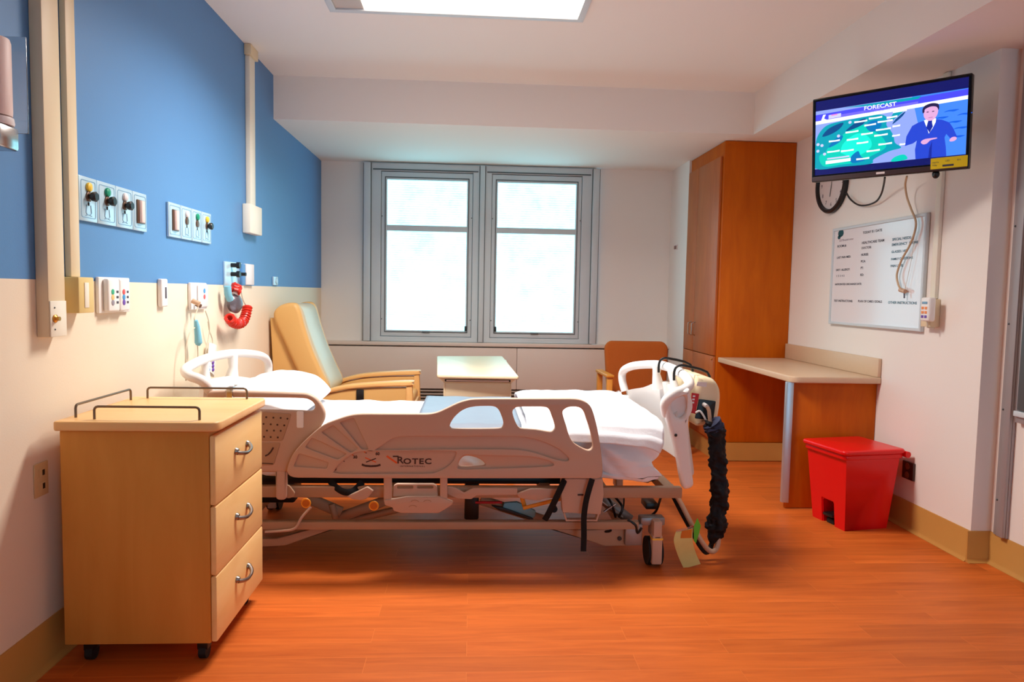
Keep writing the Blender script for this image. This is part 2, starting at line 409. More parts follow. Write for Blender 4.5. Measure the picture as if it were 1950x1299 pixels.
# ------------------------------------------------------------------ ceiling light
t = thing('ceiling_light', 'long recessed ceiling light with pale metal rim over the bed', 'ceiling light', (-0.09, 3.5, ZC-0.001))
lx0, lx1, ly0, ly1 = -0.755, 0.565, 3.19, 3.80
fr = MB()
fr.plate([rect(lx0, lx1, ly0, ly1), rect(lx0+0.035, lx1-0.035, ly0+0.035, ly1-0.035)], (0, 0, ZC-0.012), (1, 0, 0), (0, 1, 0), 0.022, 0.003)
fr.build('frame', 'alu', t)
MB().box(lx0+0.036, -0.575, ly0+0.036, ly1-0.036, ZC-0.012, ZC-0.003).build('end_panel', 'reflector', t)
dm = MB().box(-0.574, lx1-0.036, ly0+0.036, ly1-0.036, ZC-0.014, ZC-0.004)
dm.build('diffuser', 'lamp', t, smooth=False)
ld = bpy.data.lights.new('ceiling_lamp', 'AREA'); ld.shape = 'RECTANGLE'; ld.size = 0.86; ld.size_y = ly1-ly0-0.16
ld.energy = 20; ld.color = (1.0, 0.955, 0.90); ld.spread = math.radians(150)
lo = bpy.data.objects.new('ceiling_lamp', ld); COL.objects.link(lo); lo.location = (-0.02, (ly0+ly1)/2, ZC-0.017)

# ------------------------------------------------------------------ window
def win():
    w = MB()
    yf = YB-0.03
    o, u, v = (0, yf, 0), (1, 0, 0), (0, 0, 1)
    def q(px, py): p = W(px, py, 1, yf); return p.x, p.z
    L, Rr = q(700, 480)[0], q(1131, 480)[0]
    top, bot = ZS-0.012, q(915, 652)[1]
    g1 = (q(737, 480)[0], q(888, 480)[0]); g2 = (q(946, 480)[0], q(1094, 480)[0])
    gt, gb, tr0, tr1 = q(815, 344)[1], q(810, 629)[1], q(812, 441)[1], q(812, 430)[1]
    fr_ = struct(MB().plate([rect(L, Rr, bot, top), rect(g1[0]-0.055, g1[1]+0.055, gb-0.06, gt+0.075), rect(g2[0]-0.055, g2[1]+0.055, gb-0.06, gt+0.075)], o, u, v, 0.05, 0.004), 'window_1', 'alu')
    # stepped trim strips either side and in the middle
    mid = (g1[1]+g2[0])/2
    s = MB()
    for a, b in ((L-0.03, L+0.03), (Rr-0.03, Rr+0.03), (mid-0.022, mid+0.022)): s.box(a, b, yf-0.05, yf-0.02, bot+0.003, top-0.002, 0.004)
    s.build('trim_strip', 'alu', fr_)
    s = MB().box(L+0.05, mid-0.04, yf-0.034, yf-0.024, top-0.062, top-0.052).box(mid+0.04, Rr-0.05, yf-0.034, yf-0.024, top-0.062, top-0.052)
    for xx in (L-0.034, L+0.034, Rr-0.034, Rr+0.034, mid-0.026, mid+0.026): s.box(xx-0.0025, xx+0.0025, yf-0.034, yf-0.02, bot+0.004, top-0.004)
    s.build('groove', 'alu_dark', fr_)
    for k, (a, b) in enumerate((g1, g2)):
        sa = MB().plate([rect(a-0.052, b+0.052, gb-0.057, gt+0.07), rect(a, b, gb, tr0), rect(a, b, tr1, gt)], (0, yf+0.004, 0), u, v, 0.036, 0.006).build('sash', 'alu', fr_)
        MB().plate([rect(a-0.02, b+0.02, gb-0.02, gt+0.025), rect(a-0.012, b+0.012, gb-0.012, gt+0.017)], (0, yf-0.015, 0), u, v, 0.006).build('bead', 'alu_dark', sa)
        MB().box(a-0.01, b+0.01, yf+0.014, yf+0.017, gb-0.01, gt+0.01).build('blind', 'blind', sa, smooth=False)
        MB().plate([rect(a-0.08, b+0.08, gb-0.09, gt+0.09), rect(a-0.008, b+0.008, gb-0.008, gt+0.008)], (0, yf+0.035, 0), u, v, 0.02).build('leak_block_frame', 'alu', sa)  # unseen frame added behind the sash to block light leaking round its edges
        MB().box((a+b)/2-0.035, (a+b)/2+0.035, yf-0.03, yf-0.013, gb-0.022, gb-0.008, 0.002).build('pull', 'alu_dark', sa)
        xx = b+0.004 if k == 0 else a-0.004
        MB().box(xx-0.011, xx+0.011, yf-0.038, yf-0.013, gb+0.0, gb+0.045, 0.003).build('latch', 'black', sa)
        for zz, e in ((gt-0.33, 0.044), (gb+0.1, 0.044)):
            for xs in (a-e, b+e): MB().sphere((xs, yf-0.015, zz), 0.005, seg=8).build('screw', 'alu_dark', sa)
    return bot
WBOT = win()
# sill board and heater cover under the window
zs_ = WBOT
struct(MB().box(XL, XCH, 6.46, YB, zs_-0.035, zs_-0.002, 0.004), 'trim_3', 'cover')
t = thing('radiator_cover', 'long beige enamel heater cover under the window', 'heater cover', (0.2, 6.50, 0))
c0 = W(600, 665, 1, 6.47).z; c1 = W(800, 740, 1, 6.47).z
xs_ = [XL+0.004, W(984, 700, 1, 6.47).x, XCH-0.004]
for a, b in zip(xs_, xs_[1:]):
    MB().box(a+0.0015, b-0.0015, 6.47, 6.54, c1, zs_-0.048, 0.003).build('panel', 'cover', t)
MB().box(xs_[0]+0.01, xs_[2]-0.01, 6.50, 6.54, c1-0.012, c1-0.002).build('shadow_gap', 'slot', t)
lv = MB()
for k in range(9): lv.box(xs_[0], xs_[2], 6.478, 6.53, c1-0.028-k*0.03, c1-0.014-k*0.03, 0.003)
lv.build('louver', 'louver', t)
MB().box(xs_[0], xs_[2], 6.535, 6.546, 0.0, c1-0.01).build('back_panel', 'louver', t)
for xx in (-0.55, 0.62, 0.80, 1.0, 1.2, 1.4): MB().box(xx, xx+0.012, 6.474, 6.53, c1-0.27, c1-0.013).build('louver_bar', 'cover', t)
MB().box(xs_[0], xs_[2], 6.48, 6.54, 0, c1-0.28).build('toe_panel', 'cover', t)
# ------------------------------------------------------------------ bedside drawer cabinet
X, Y, Z = Vector((1, 0, 0)), Vector((0, 1, 0)), Vector((0, 0, 1))
def nightstand():
    x0, x1, y0, y1, zb, zt = -1.315, -0.826, 2.31, 2.825, 0.072, 0.782
    t = thing('bedside_cabinet', 'pale maple three drawer bedside cabinet on castors in front of the bed head', 'bedside cabinet', ((x0+x1)/2, (y0+y1)/2, 0))
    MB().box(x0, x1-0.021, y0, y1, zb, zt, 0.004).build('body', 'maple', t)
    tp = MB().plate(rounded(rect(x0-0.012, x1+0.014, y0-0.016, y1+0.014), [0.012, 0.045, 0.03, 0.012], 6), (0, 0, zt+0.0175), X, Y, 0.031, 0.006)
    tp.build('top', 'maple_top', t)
    zs = [zb+0.002, 0.300, 0.535, zt-0.012]
    for k in range(3):
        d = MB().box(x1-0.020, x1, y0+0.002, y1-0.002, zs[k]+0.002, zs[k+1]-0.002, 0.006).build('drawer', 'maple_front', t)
        zc = (zs[k]+zs[k+1])/2+0.02; yc = (y0+y1)/2+0.0
        h = MB()
        pts = [Vector((x1+0.028-0.022*abs(s)**3, yc+0.062*s, zc-0.012*(1-s*s)+0.004*s)) for s in [i/8-1 for i in range(17)]]
        h.tube(pts, [0.0052+0.0028*abs(i/8-1) for i in range(17)], 10)
        for s in (-1, 1): h.lathe([(0.012, 0), (0.013, 0.004), (0.009, 0.012)], (x1-0.001, yc+0.062*s, zc+0.002), X, 16)
        h.build('handle', 'chrome_dark', d)
    zr = zt+0.033
    def rail(a, b):
        a, b = Vector((*a, zr)), Vector((*b, zr)); d = (b-a).normalized(); h = 0.042; r = 0.012
        pts = [a, a+Z*(h-r)] + [a+Z*(h-r)+d*r*(1-math.cos(q))+Z*r*math.sin(q) for q in (PI/6, PI/3, PI/2)]
        pts += [b+Z*(h-r)-d*r*(1-math.cos(q))+Z*r*math.sin(q) for q in (PI/2, PI/3, PI/6)] + [b+Z*(h-r), b]
        MB().tube(pts, 0.0042, 8).build('guard_rail', 'wire', t)
    rail((x0+0.095, y0+0.03), (x1-0.06, y0+0.03)); rail((x0+0.02, y0+0.06), (x0+0.02, y1-0.08)); rail((x0+0.06, y1-0.03), (x1-0.05, y1-0.03))
    for xx in (x0+0.06, x1-0.06):
        for yy in (y0+0.05, y1-0.05):
            c = MB().box(xx-0.018, xx+0.018, yy-0.02, yy+0.02, 0.035, zb, 0.004).build('castor', 'black', t)
            MB().cyl((xx-0.012, yy, 0.026), (xx+0.012, yy, 0.026), 0.026, seg=20).build('wheel', 'rubber', c)
nightstand()

# ------------------------------------------------------------------ recliner by the window
def recliner():
    y0, y1 = 4.74, 5.46
    t = thing('recliner', 'tan vinyl recliner with tall back leaning in the far left corner', 'recliner', (-0.95, 5.1, 0))
    def prism(pts, ya, yb, bev=0.01):
        return MB().plate(pts, (0, (ya+yb)/2, 0), X, Z, yb-ya, bev)
    side = catmull([(-1.335, 1.06), (-1.30, 1.13), (-1.22, 1.158), (-1.165, 1.13), (-1.125, 0.99), (-1.075, 0.84), (-1.015, 0.70), (-0.965, 0.58), (-1.02, 0.52), (-1.13, 0.60), (-1.20, 0.74), (-1.27, 0.90)], 5)
    prism(side, y0+0.075, y0+0.165, 0.028).build('bolster', 'tan_vinyl', t)
    prism(side, y1-0.165, y1-0.075, 0.028).build('bolster', 'tan_vinyl', t)
    cen = catmull([(-1.32, 1.06), (-1.29, 1.125), (-1.22, 1.15), (-1.16, 1.12), (-1.118, 0.985), (-1.065, 0.835), (-1.005, 0.695), (-0.955, 0.575), (-1.02, 0.525), (-1.13, 0.61), (-1.19, 0.74), (-1.26, 0.90)], 5)
    prism(cen, y0+0.145, y1-0.145, 0.02).build('backrest', 'vinyl_sheen', t)
    prism([(-1.365, 1.05), (-1.30, 1.06), (-1.24, 0.88), (-1.16, 0.66), (-1.12, 0.30), (-1.33, 0.30)], y0+0.11, y1-0.11, 0.015).build('back_shell', 'tan_vinyl', t)
    MB().box(-1.0, -0.40, y0+0.09, y1-0.09, 0.36, 0.52, 0.03, seg=3).build('seat', 'tan_vinyl', t)
    MB().box(-1.05, -0.42, y0+0.09, y1-0.09, 0.10, 0.35, 0.01).build('base', 'tan_vinyl', t)
    MB().box(-0.43, -0.385, y0+0.1, y1-0.1, 0.12, 0.46, 0.015).build('footrest', 'tan_vinyl', t)
    for ya, nm in ((y0, 0), (y1-0.075, 1)):
        yb = ya+0.075
        a = prism(rounded([(-1.02, 0.10), (-0.425, 0.10), (-0.425, 0.60), (-0.62, 0.595), (-0.82, 0.58), (-1.02, 0.535)], 0.02, 3), ya+0.008, yb-0.008, 0.006).build('arm', 'tan_vinyl', t)
        top = [(-1.04, 0.55), (-0.92, 0.592), (-0.80, 0.617), (-0.60, 0.635), (-0.40, 0.645), (-0.392, 0.632), (-0.40, 0.612), (-0.60, 0.604), (-0.80, 0.588), (-0.92, 0.565), (-1.03, 0.525)]
        prism(catmull(top, 3), ya-0.006, yb+0.006, 0.008).build('arm_cap', 'tan_edge', a)
        prism(rounded([(-0.435, 0.10), (-0.37, 0.10), (-0.395, 0.615), (-0.435, 0.605)], 0.008, 3), ya+0.002, yb-0.002, 0.005).build('front_post', 'tan_edge', a)
        if nm == 0: MB().box(-0.765, -0.715, ya-0.006, ya+0.012, 0.50, 0.585, 0.006).build('release_lever', 'black', a)
    for xx in (-0.98, -0.48):
        for yy in (y0+0.06, y1-0.06):
            MB().cyl((xx, yy-0.014, 0.05), (xx, yy+0.014, 0.05), 0.05, seg=20).build('castor', 'rubber', t)
recliner()

# ------------------------------------------------------------------ overbed table
def overbed():
    zt = 0.715
    A, B, C, D = [W(px, py, 2, zt) for px, py in ((832, 713), (988, 716), (957, 678), (832, 678))]
    t = thing('overbed_table', 'cream overbed table standing between bed and window', 'overbed table', (A.x/2+B.x/2, (A.y+C.y)/2, 0))
    cx = (A.x+B.x)/2; y0 = A.y; y1 = C.y
    MB().plate(rounded([(p.x, p.y) for p in (A, B, C, D)], 0.02, 5), (0, 0, zt-0.013), X, Y, 0.024, 0.008).build('tabletop', 'pump', t)
    tr = MB().plate(rounded([(A.x+0.012, zt-0.028), (A.x+0.04, zt-0.056), (B.x-0.04, zt-0.056), (B.x-0.012, zt-0.028)], 0.008, 3), (0, (y0+y1)/2+0.005, 0), X, Z, y1-y0-0.06, 0.003).build('tray_rim', 'pump', t)
    MB().box(A.x+0.05, B.x-0.05, y0+0.026, y0+0.034, zt-0.05, zt-0.034, 0.003).build('tray_slot', 'slot', tr)
    MB().box(A.x+0.06, B.x-0.06, y0+0.022, y0+0.028, zt-0.047, zt-0.038, 0.003).build('tray_edge', 'cover', tr)
    dr = MB().box(A.x+0.045, B.x-0.045, y0+0.045, y1-0.05, zt-0.155, zt-0.057, 0.006).build('drawer_box', 'pump', t)
    for xx in (A.x+0.042, B.x-0.052): MB().box(xx, xx+0.01, y0+0.04, y1-0.05, zt-0.16, zt-0.057, 0.003).build('side_rail', 'pump', dr)
    MB().box(cx-0.03, cx+0.03, y0+0.06, y0+0.10, zt-0.185, zt-0.157, 0.004).build('height_lever', 'black', t)
    MB().box(cx-0.05, cx+0.05, y1-0.16, y1-0.08, 0.09, zt-0.157, 0.01).build('column', 'bed_metal', t)
    MB().box(cx-0.22, cx+0.22, y1-0.15, y1-0.09, 0.06, 0.1, 0.008).build('crossbar', 'bed_metal', t)
    for xx in (cx-0.24, cx+0.24):
        MB().box(xx-0.02, xx+0.02, y0, y1, 0.06, 0.095, 0.008).build('base_rail', 'bed_metal', t)
        for yy in (y0+0.03, y1-0.03): MB().cyl((xx-0.012, yy, 0.03), (xx+0.012, yy, 0.03), 0.03, seg=18).build('castor', 'rubber', t)
overbed()

# ------------------------------------------------------------------ guest chair
def chair():
    x0, x1, yb, yf = 1.115, 1.655, 5.88, 5.40
    t = thing('guest_armchair', 'rust fabric armchair with honey oak arms under the right end of the window', 'armchair', ((x0+x1)/2, 5.6, 0))
    def bk(u, v):
        z = 0.40+0.46*v; x = x0+(x1-x0)*u
        return Vector((x, 0, z))
    out = rounded([(x0+0.025, 0.36), (x1-0.025, 0.36), (x1, 0.82), (x1-0.04, 0.868), (x0+0.04, 0.868), (x0, 0.82)], 0.05, 6)
    rot = Matrix.Rotation(math.radians(-9), 3, 'X')
    mb = MB().plate(out, (0, 0, 0), X, Z, 0.075, 0.028, brs=4)
    for v in mb.bm.verts:
        v.co.y += 0.03*((v.co.x-(x0+x1)/2)/0.27)**2*-1
        q = rot @ Vector((0, v.co.y, v.co.z-0.4)); v.co = Vector((v.co.x, q.y+yb-0.08, q.z+0.4))
    mb.build('backrest', 'orange_fab', t)
    MB().box(x0+0.01, x1-0.01, yf, yb-0.08, 0.36, 0.46, 0.03, seg=3).build('seat', 'orange_fab', t)
    for xa, s in ((x0-0.065, -1), (x1+0.01, 1)):
        a = MB().plate(rounded([(yf-0.055, 0.632), (yf-0.05, 0.61), (yb-0.04, 0.60), (yb-0.04, 0.625)], 0.008, 3), (xa+0.0275, 0, 0), Y, Z, 0.06, 0.006)
        a = a.build('armrest', 'oak', t)
        MB().box(xa+0.006, xa+0.049, yf-0.035, yf+0.012, 0.0, 0.613, 0.004).build('leg', 'oak', t)
        MB().box(xa+0.006, xa+0.049, yb-0.10, yb-0.05, 0.0, 0.605, 0.004).build('leg', 'oak', t)
        MB().box(xa+0.012, xa+0.043, yf+0.01, yb-0.10, 0.34, 0.39, 0.004).build('side_rail', 'oak', t)
    MB().box(x0-0.02, x1+0.02, yf+0.005, yf+0.03, 0.33, 0.375, 0.004).build('front_rail', 'oak', t)
chair()

# ------------------------------------------------------------------ wardrobe and desk
def wardrobe():
    x0, x1, y0, y1, zt = 1.862, XR-0.002, 5.215, 6.015, ZS-0.004
    t = thing('wardrobe', 'tall cherry veneer wardrobe in the far right corner', 'wardrobe', (2.13, 5.6, 0))
    MB().box(x0, x1, y0, y1, 0.14, zt, 0.003).build('carcass', 'cherry', t)
    MB().box(x0+0.008, x1, y0+0.004, y1, 0.0, 0.14).build('plinth', 'base', t)
    ym = W(1325, 500, 0, x0-0.02).y; ya = y0+0.02; yb = y1-0.004
    zd0, zd1 = 0.80, 2.30
    for a, b, hy in ((ya+0.012, ym-0.002, ym-0.045), (ym+0.002, yb, ym+0.045)):
        d = MB().box(x0-0.021, x0-0.001, a, b, zd0+0.003, zd1, 0.003).build('door', 'cherry_door', t)
        MB().tube([(x0-0.021, hy, 0.93), (x0-0.05, hy, 0.94), (x0-0.05, hy, 1.03), (x0-0.021, hy, 1.04)], 0.006, 8).build('handle', 'chrome', d)
    for a, b in ((ya+0.012, ym-0.002), (ym+0.002, yb)):
        MB().box(x0-0.021, x0-0.001, a, b, 0.16, zd0-0.003, 0.003).build('drawer', 'cherry_door', t)
    MB().sphere((x0-0.026, ya+0.03, 0.775), 0.008, seg=10).build('lock', 'gold', t)
wardrobe()
def desk():
    x0, x1, y0, y1, zt = 1.868, XR-0.003, 3.975, 5.212, 0.796
    t = thing('wall_desk', 'beige topped desk with cherry end panel built along the right wall', 'desk', (2.13, 4.6, 0))
    MB().plate(rounded(rect(x0, x1, y0, y1), [0.06, 0.004, 0.004, 0.004], 6), (0, 0, zt-0.02), X, Y, 0.038, 0.006).build('worktop', 'lam', t)
    MB().box(x1-0.02, x1, y0+0.004, y1, zt, 0.906, 0.003).build('backsplash', 'lam', t)
    MB().box(x0+0.012, x1, y0+0.04, y0+0.066, 0.004, zt-0.04, 0.002).build('end_panel', 'cherry', t)
    MB().plate(rounded([(x0-0.012, y0+0.036), (x0+0.028, y0+0.028), (x0+0.03, y0+0.039), (x0+0.012, y0+0.042), (x0+0.012, y0+0.068), (x0-0.002, y0+0.068), (x0-0.012, y0+0.06)], 0.003, 2), (0, 0, 0.398), X, Y, 0.72, 0.001).build('corner_guard', 'guard', t)
    MB().box(x0+0.02, x1, y1-0.02, y1-0.003, 0.005, 0.14).build('base_strip', 'base', t)
desk()

# ------------------------------------------------------------------ red step-on bin
def redbin():
    n = Vector((2.028, 3.612, 0)); rz = Matrix.Rotation(math.radians(11), 3, 'Z')
    t = thing('step_on_bin', 'red plastic step-on bin standing in front of the desk end panel', 'bin', (2.16, 3.76, 0))
    w, d, h = 0.262, 0.275, 0.405           # along the front, depth, body height
    L = lambda x, y, z: n + rz @ Vector((x, y, z))
    mb = MB(); tb = bmesh.new()
    ex, ey = 0.036, 0.028
    # body: x runs from front to back, y along the front; opening for the pedal in the front face
    def ring(z):
        k = z/h; a, b = ex*k, ey*k
        return [(-a, -b), (d+a, -b), (d+a, w+b), (-a, w+b)]
    y_a, y_b, z_o = 0.085, 0.175, 0.135
    def P(x, y, z): return tb.verts.new(L(x, y, z))
    r0, r1 = ring(0), ring(h)
    def fx(z): return -ex*z/h
    f = lambda *v: tb.faces.new([P(*q) for q in v])
    r = lambda i, z: (*ring(z)[i], z)
    f(r(0, 0), r(1, 0), r(1, h), r(0, h)); f(r(1, 0), r(2, 0), r(2, h), r(1, h)); f(r(2, 0), r(3, 0), r(3, h), r(2, h))
    f((fx(z_o), y_a, z_o), (fx(z_o), y_b, z_o), (*ring(z_o)[3], z_o), r(3, h), r(0, h), (*ring(z_o)[0], z_o))
    f((0, y_a, 0), (*ring(0)[0], 0), (*ring(z_o)[0], z_o), (fx(z_o), y_a, z_o)); f((0, y_b, 0), (fx(z_o), y_b, z_o), (*ring(z_o)[3], z_o), (*ring(0)[3], 0))
    e = 0.09
    f((0, y_a, 0), (fx(z_o), y_a, z_o), (e, y_a, z_o), (e, y_a, 0)); f((0, y_b, 0), (e, y_b, 0), (e, y_b, z_o), (fx(z_o), y_b, z_o))
    f((fx(z_o), y_a, z_o), (fx(z_o), y_b, z_o), (e, y_b, z_o), (e, y_a, z_o)); f((e, y_a, 0), (e, y_a, z_o), (e, y_b, z_o), (e, y_b, 0))
    f(r(0, h), r(1, h), r(2, h), r(3, h))
    bmesh.ops.remove_doubles(tb, verts=tb.verts[:], dist=1e-5); bmesh.ops.recalc_face_normals(tb, faces=tb.faces[:])
    ed = [e_ for e_ in tb.edges if len(e_.link_faces) == 2 and e_.calc_face_angle(0) > 0.6]
    bmesh.ops.bevel(tb, geom=ed, offset=0.006, segments=2, affect='EDGES')
    mb.take(tb); mb.build('body', 'red', t)
    # rim and lid
    rim = MB().plate(rounded([tuple((L(x, y, 0)).xy) for x, y in ((-0.052, -0.040), (d+0.05, -0.040), (d+0.05, w+0.040), (-0.052, w+0.040))], 0.03, 5), (0, 0, h+0.004), X, Y, 0.026, 0.006)
    rim.build('rim', 'red', t)
    lid = MB().plate(rounded([tuple((L(x, y, 0)).xy) for x, y in ((-0.065, -0.05), (d+0.055, -0.05), (d+0.055, w+0.05), (-0.065, w+0.05))], 0.035, 6), (0, 0, h+0.030), X, Y, 0.026, 0.010)
    l = lid.build('lid', 'red', t)
    MB().cyl(L(d+0.062, -0.052, h+0.012), L(d+0.062, w+0.052, h+0.012), 0.017, seg=18).build('hinge', 'red', l)
    p = MB().box(-0.01, 0.075, 0.092, 0.168, 0.042, 0.058, 0.004)
    for v in p.bm.verts: v.co = L(*v.co)
    p.build('pedal', 'black', t)
    p = MB().box(0.01, 0.07, 0.10, 0.16, 0.0, 0.03, 0.006)
    for v in p.bm.verts: v.co = L(*v.co)
    p.build('pedal_foot', 'rubber', t)
redbin()
# ------------------------------------------------------------------ hospital bed
def softbox(x0, x1, y0, y1, z0, z1, r, cuts=36, disp=None):
    tb = bmesh.new(); bmesh.ops.create_cube(tb, size=2)
    bmesh.ops.subdivide_edges(tb, edges=tb.edges[:], cuts=cuts, use_grid_fill=True)
    c = Vector(((x0+x1)/2, (y0+y1)/2, (z0+z1)/2)); h = Vector(((x1-x0)/2, (y1-y0)/2, (z1-z0)/2))
    rr = min(r, *h)
    for v in tb.verts:
        p = Vector((v.co.x*h.x, v.co.y*h.y, v.co.z*h.z))
        q = Vector([max(-h[i]+rr, min(h[i]-rr, p[i])) for i in range(3)])
        d = p-q
        n = d.normalized() if d.length > 1e-7 else Vector((0, 0, 0))
        if d.length > 1e-7: p = q+n*rr
        p += c
        if disp: p = disp(p, n, c, h)
        v.co = p
    bmesh.ops.recalc_face_normals(tb, faces=tb.faces[:])
    return tb
def nz(*a): return noise.noise(Vector(a))
YFR, YHR = 3.06, 3.105
def bed():
    t = thing('hospital_bed', 'beige hospital bed with moulded side rails in the middle of the room', 'bed', (-0.1, 3.6, 0))
    px = lambda pts, y: [(W(a, b, 1, y).x, W(a, b, 1, y).z) for a, b in pts]
    # ---- near foot-end side rail
    outer = catmull(px([(548.6, 899), (549, 887), (556, 869), (569, 851), (590, 830), (616, 809), (642, 798), (668, 790), (692, 787.5), (742, 787.5), (795, 787.5), (817, 787.3), (834, 784), (852, 776), (871, 767), (886, 762), (905, 759), (957, 758.5), (1010, 758.5), (1062, 758.5), (1095, 759), (1112, 763.5), (1123, 772), (1130, 788), (1137.6, 819.5), (1143.5, 856), (1146.5, 887), (1146, 901), (1139, 909.7), (1100, 910), (900, 910), (720, 910), (600, 909), (560, 908)], YFR), 3)
    c7 = lambda pts: px([(800+a/3.821, 720+b/3.821) for a, b in pts], YFR)
    c6 = lambda pts: px([(480+a/3.821, 720+b/3.821) for a, b in pts], YFR)
    w1 = catmull(c7([(217, 340), (240, 295), (285, 248), (335, 219), (395, 205), (470, 201), (535, 204), (568, 225), (590, 270), (605, 322), (598, 352), (570, 364), (400, 367), (250, 367), (222, 358)]), 3)
    w2 = catmull(c7([(672, 250), (681, 224), (712, 208), (800, 206), (900, 208), (935, 225), (955, 270), (980, 348), (970, 378), (940, 389), (850, 374), (760, 367), (718, 358), (690, 310)]), 3)
    w3 = catmull(c7([(1035, 252), (1052, 222), (1092, 207), (1150, 210), (1185, 237), (1207, 295), (1235, 380), (1254, 478), (1245, 512), (1215, 522), (1160, 498), (1110, 463), (1082, 415), (1058, 335)]), 3)
    w4 = catmull(c7([(280, 632), (292, 598), (322, 571), (372, 571), (430, 590), (468, 620), (462, 637), (400, 642), (300, 645)]), 3)
    wedges = [rounded(c6(q), 0.008, 3) for q in (
        [(306, 640), (345, 548), (560, 612), (545, 655)],
        [(390, 502), (440, 432), (690, 550), (625, 590)],
        [(508, 392), (592, 342), (775, 510), (718, 540)],
        [(640, 320), (740, 288), (850, 515), (800, 515)])]
    recA = catmull(c6([(900, 520), (960, 480), (1020, 440), (1090, 424), (1200, 422)]), 4, False) + catmull(c7([(300, 424), (600, 424), (760, 430), (880, 458), (1000, 512), (1075, 575), (1060, 600), (960, 580), (850, 545), (740, 520), (600, 513), (200, 513)]), 4, False)
    recB = catmull(c6([(595, 682), (640, 620), (720, 560), (800, 534), (1000, 530), (1300, 530)]), 4, False) + catmull(c7([(150, 531), (235, 531), (262, 545), (240, 600), (180, 655), (100, 688)]), 4, False) + catmull(c6([(1200, 692), (900, 692), (640, 692)]), 4, False)
    recC = catmull(c7([(272, 640), (290, 585), (330, 556), (420, 562), (600, 566), (800, 572), (930, 600), (970, 628), (900, 640), (700, 648), (480, 656), (300, 658)]), 3)
    mb = MB().plate([outer, w1, w2, w3, w4], (0, YFR+0.010, 0), X, Z, 0.022, 0.009, brs=3)
    mb.plate([outer, w1, w2, w3, recA, recB, recC] + wedges, (0, YFR-0.0055, 0), X, Z, 0.013, 0.005, brs=3)
    sr = mb.build('side_rail', 'bed_pl', t, angle=50)
    # printed angle scale and lettering on the rail (inside the recess)
    yt = YFR-0.0022
    at = lambda a, b: W(a, b, 1, yt)
    q = lambda a, b: (620+a/8.125, 820+b/8.125)
    tx = MB()
    p0 = at(*q(1100, 508)); tx.text('R', 0.0430, p0, X, Z, mi=0, sx=1.15, bold=0.0008)
    p0 = at(*q(1200, 515)); tx.text('OTEC', 0.034, p0, X, Z, mi=0, sx=1.28, space=1.14, bold=0.0010)
    p0 = at(*q(1150, 564)); tx.text('INTERNATIONAL', 0.0105, p0, X, Z, mi=0, space=1.42, sx=1.0)
    p0 = at(*q(1040, 400)); p1 = at(*q(1130, 396)); tx.box(p0.x, p1.x, yt-0.0004, yt, p0.z-0.003, p0.z+0.003, mi=0)
    def mark(tx, p, r, w, mi):
        p, r = Vector(at(*q(*p))), Vector(at(*q(*r))); d = (r-p); n = Vector((-d.z, 0, d.x)).normalized()*w/2
        tx.poly([p-n, r-n, r+n, p+n], mi)
    mark(tx, (945, 395), (1105, 505), 0.008, 1)
    tx.build('brand_lettering', ['btxt', 'bora'], sr, smooth=False, label='dark brand lettering with orange stroke')
    for s, a, b, sz, p, r in (('0', 140, 615, 0.016, (90, 603), (105, 605)), ('30', 425, 432, 0.018, (390, 360), (430, 385)), ('60', 772, 380, 0.018, (790, 310), (800, 335)), ('-', 275, 493, 0.02, (220, 470), (260, 472)), ('-', 615, 363, 0.02, (585, 310), (615, 345))):
        m = MB().text(s, sz, at(*q(a, b)), X, Z, mi=0, bold=0.0006); mark(m, p, r, 0.004, 1)
        m.build('angle_mark', ['btxt', 'bora'], sr, smooth=False)
    m = MB(); mark(m, (610, 420), (780, 490), 0.0045, 1); mark(m, (625, 490), (780, 432), 0.0045, 0)
    pts = [(560, 525), (610, 545), (700, 553), (790, 548), (850, 530)]
    for a, b in zip(pts, pts[1:]): mark(m, a, b, 0.009, 0)
    m.build('tilt_gauge', ['btxt', 'bora'], sr, smooth=False, label='orange and dark tilt gauge print')
    # rail arms and linkage under it
    for a, b in ((731, 746), (838, 852)):
        l = px([(a, 906), (b, 906), (b, 955), (a, 955)], YFR+0.01)
        MB().plate(rounded(l, 0.008, 3), (0, YFR+0.012, 0), X, Z, 0.024, 0.005).build('rail_arm', 'bed_pl', t)
    lk = MB().plate(rounded(px([(731, 952), (750, 950), (775, 946), (838, 946), (852, 951), (863, 955), (861, 961), (850, 968), (835, 977), (764, 977), (749, 972), (748, 966), (733, 962)], YFR+0.0), 0.006, 3), (0, YFR+0.004, 0), X, Z, 0.02, 0.004)
    lk = lk.build('linkage_cover', 'bed_pl', t)
    for a, b in ((790, 956), (814, 956), (786, 966)):
        p = W(a, b, 1, YFR-0.006)
        MB().tube([p+Vector((0.016*math.cos(k), 0, 0.008*math.sin(k))) for k in [PI*i/8 for i in range(9)]], 0.002, 6).build('moulded_arc', 'bed_metal', lk)
    MB().plate([rounded(px([(748, 945), (750, 924), (756, 920.5), (826, 920.5), (832, 924), (834, 945)], YFR+0.03), 0.006, 3), rounded(px([(757, 924), (787, 924), (787, 929), (757, 929)], YFR+0.03), 0.004, 2), rounded(px([(794, 924), (825, 924), (825, 929), (794, 929)], YFR+0.03), 0.004, 2)], (0, YFR+0.03, 0), X, Z, 0.02, 0.003).build('pull_handle', 'bed_pl', t)
    # ---- near head-end side rail with control panel
    ho = catmull(px([(392, 765), (394, 752), (402, 744.5), (430, 743), (470, 744), (520, 745.5), (560, 747), (586, 748.6), (602, 756), (612, 767), (618.5, 780), (620.5, 790), (617, 803), (605, 822), (590, 844), (572, 870), (558, 890), (549, 898), (520, 898.5), (450, 897), (420, 888), (402, 850), (394, 800)], YHR), 3)
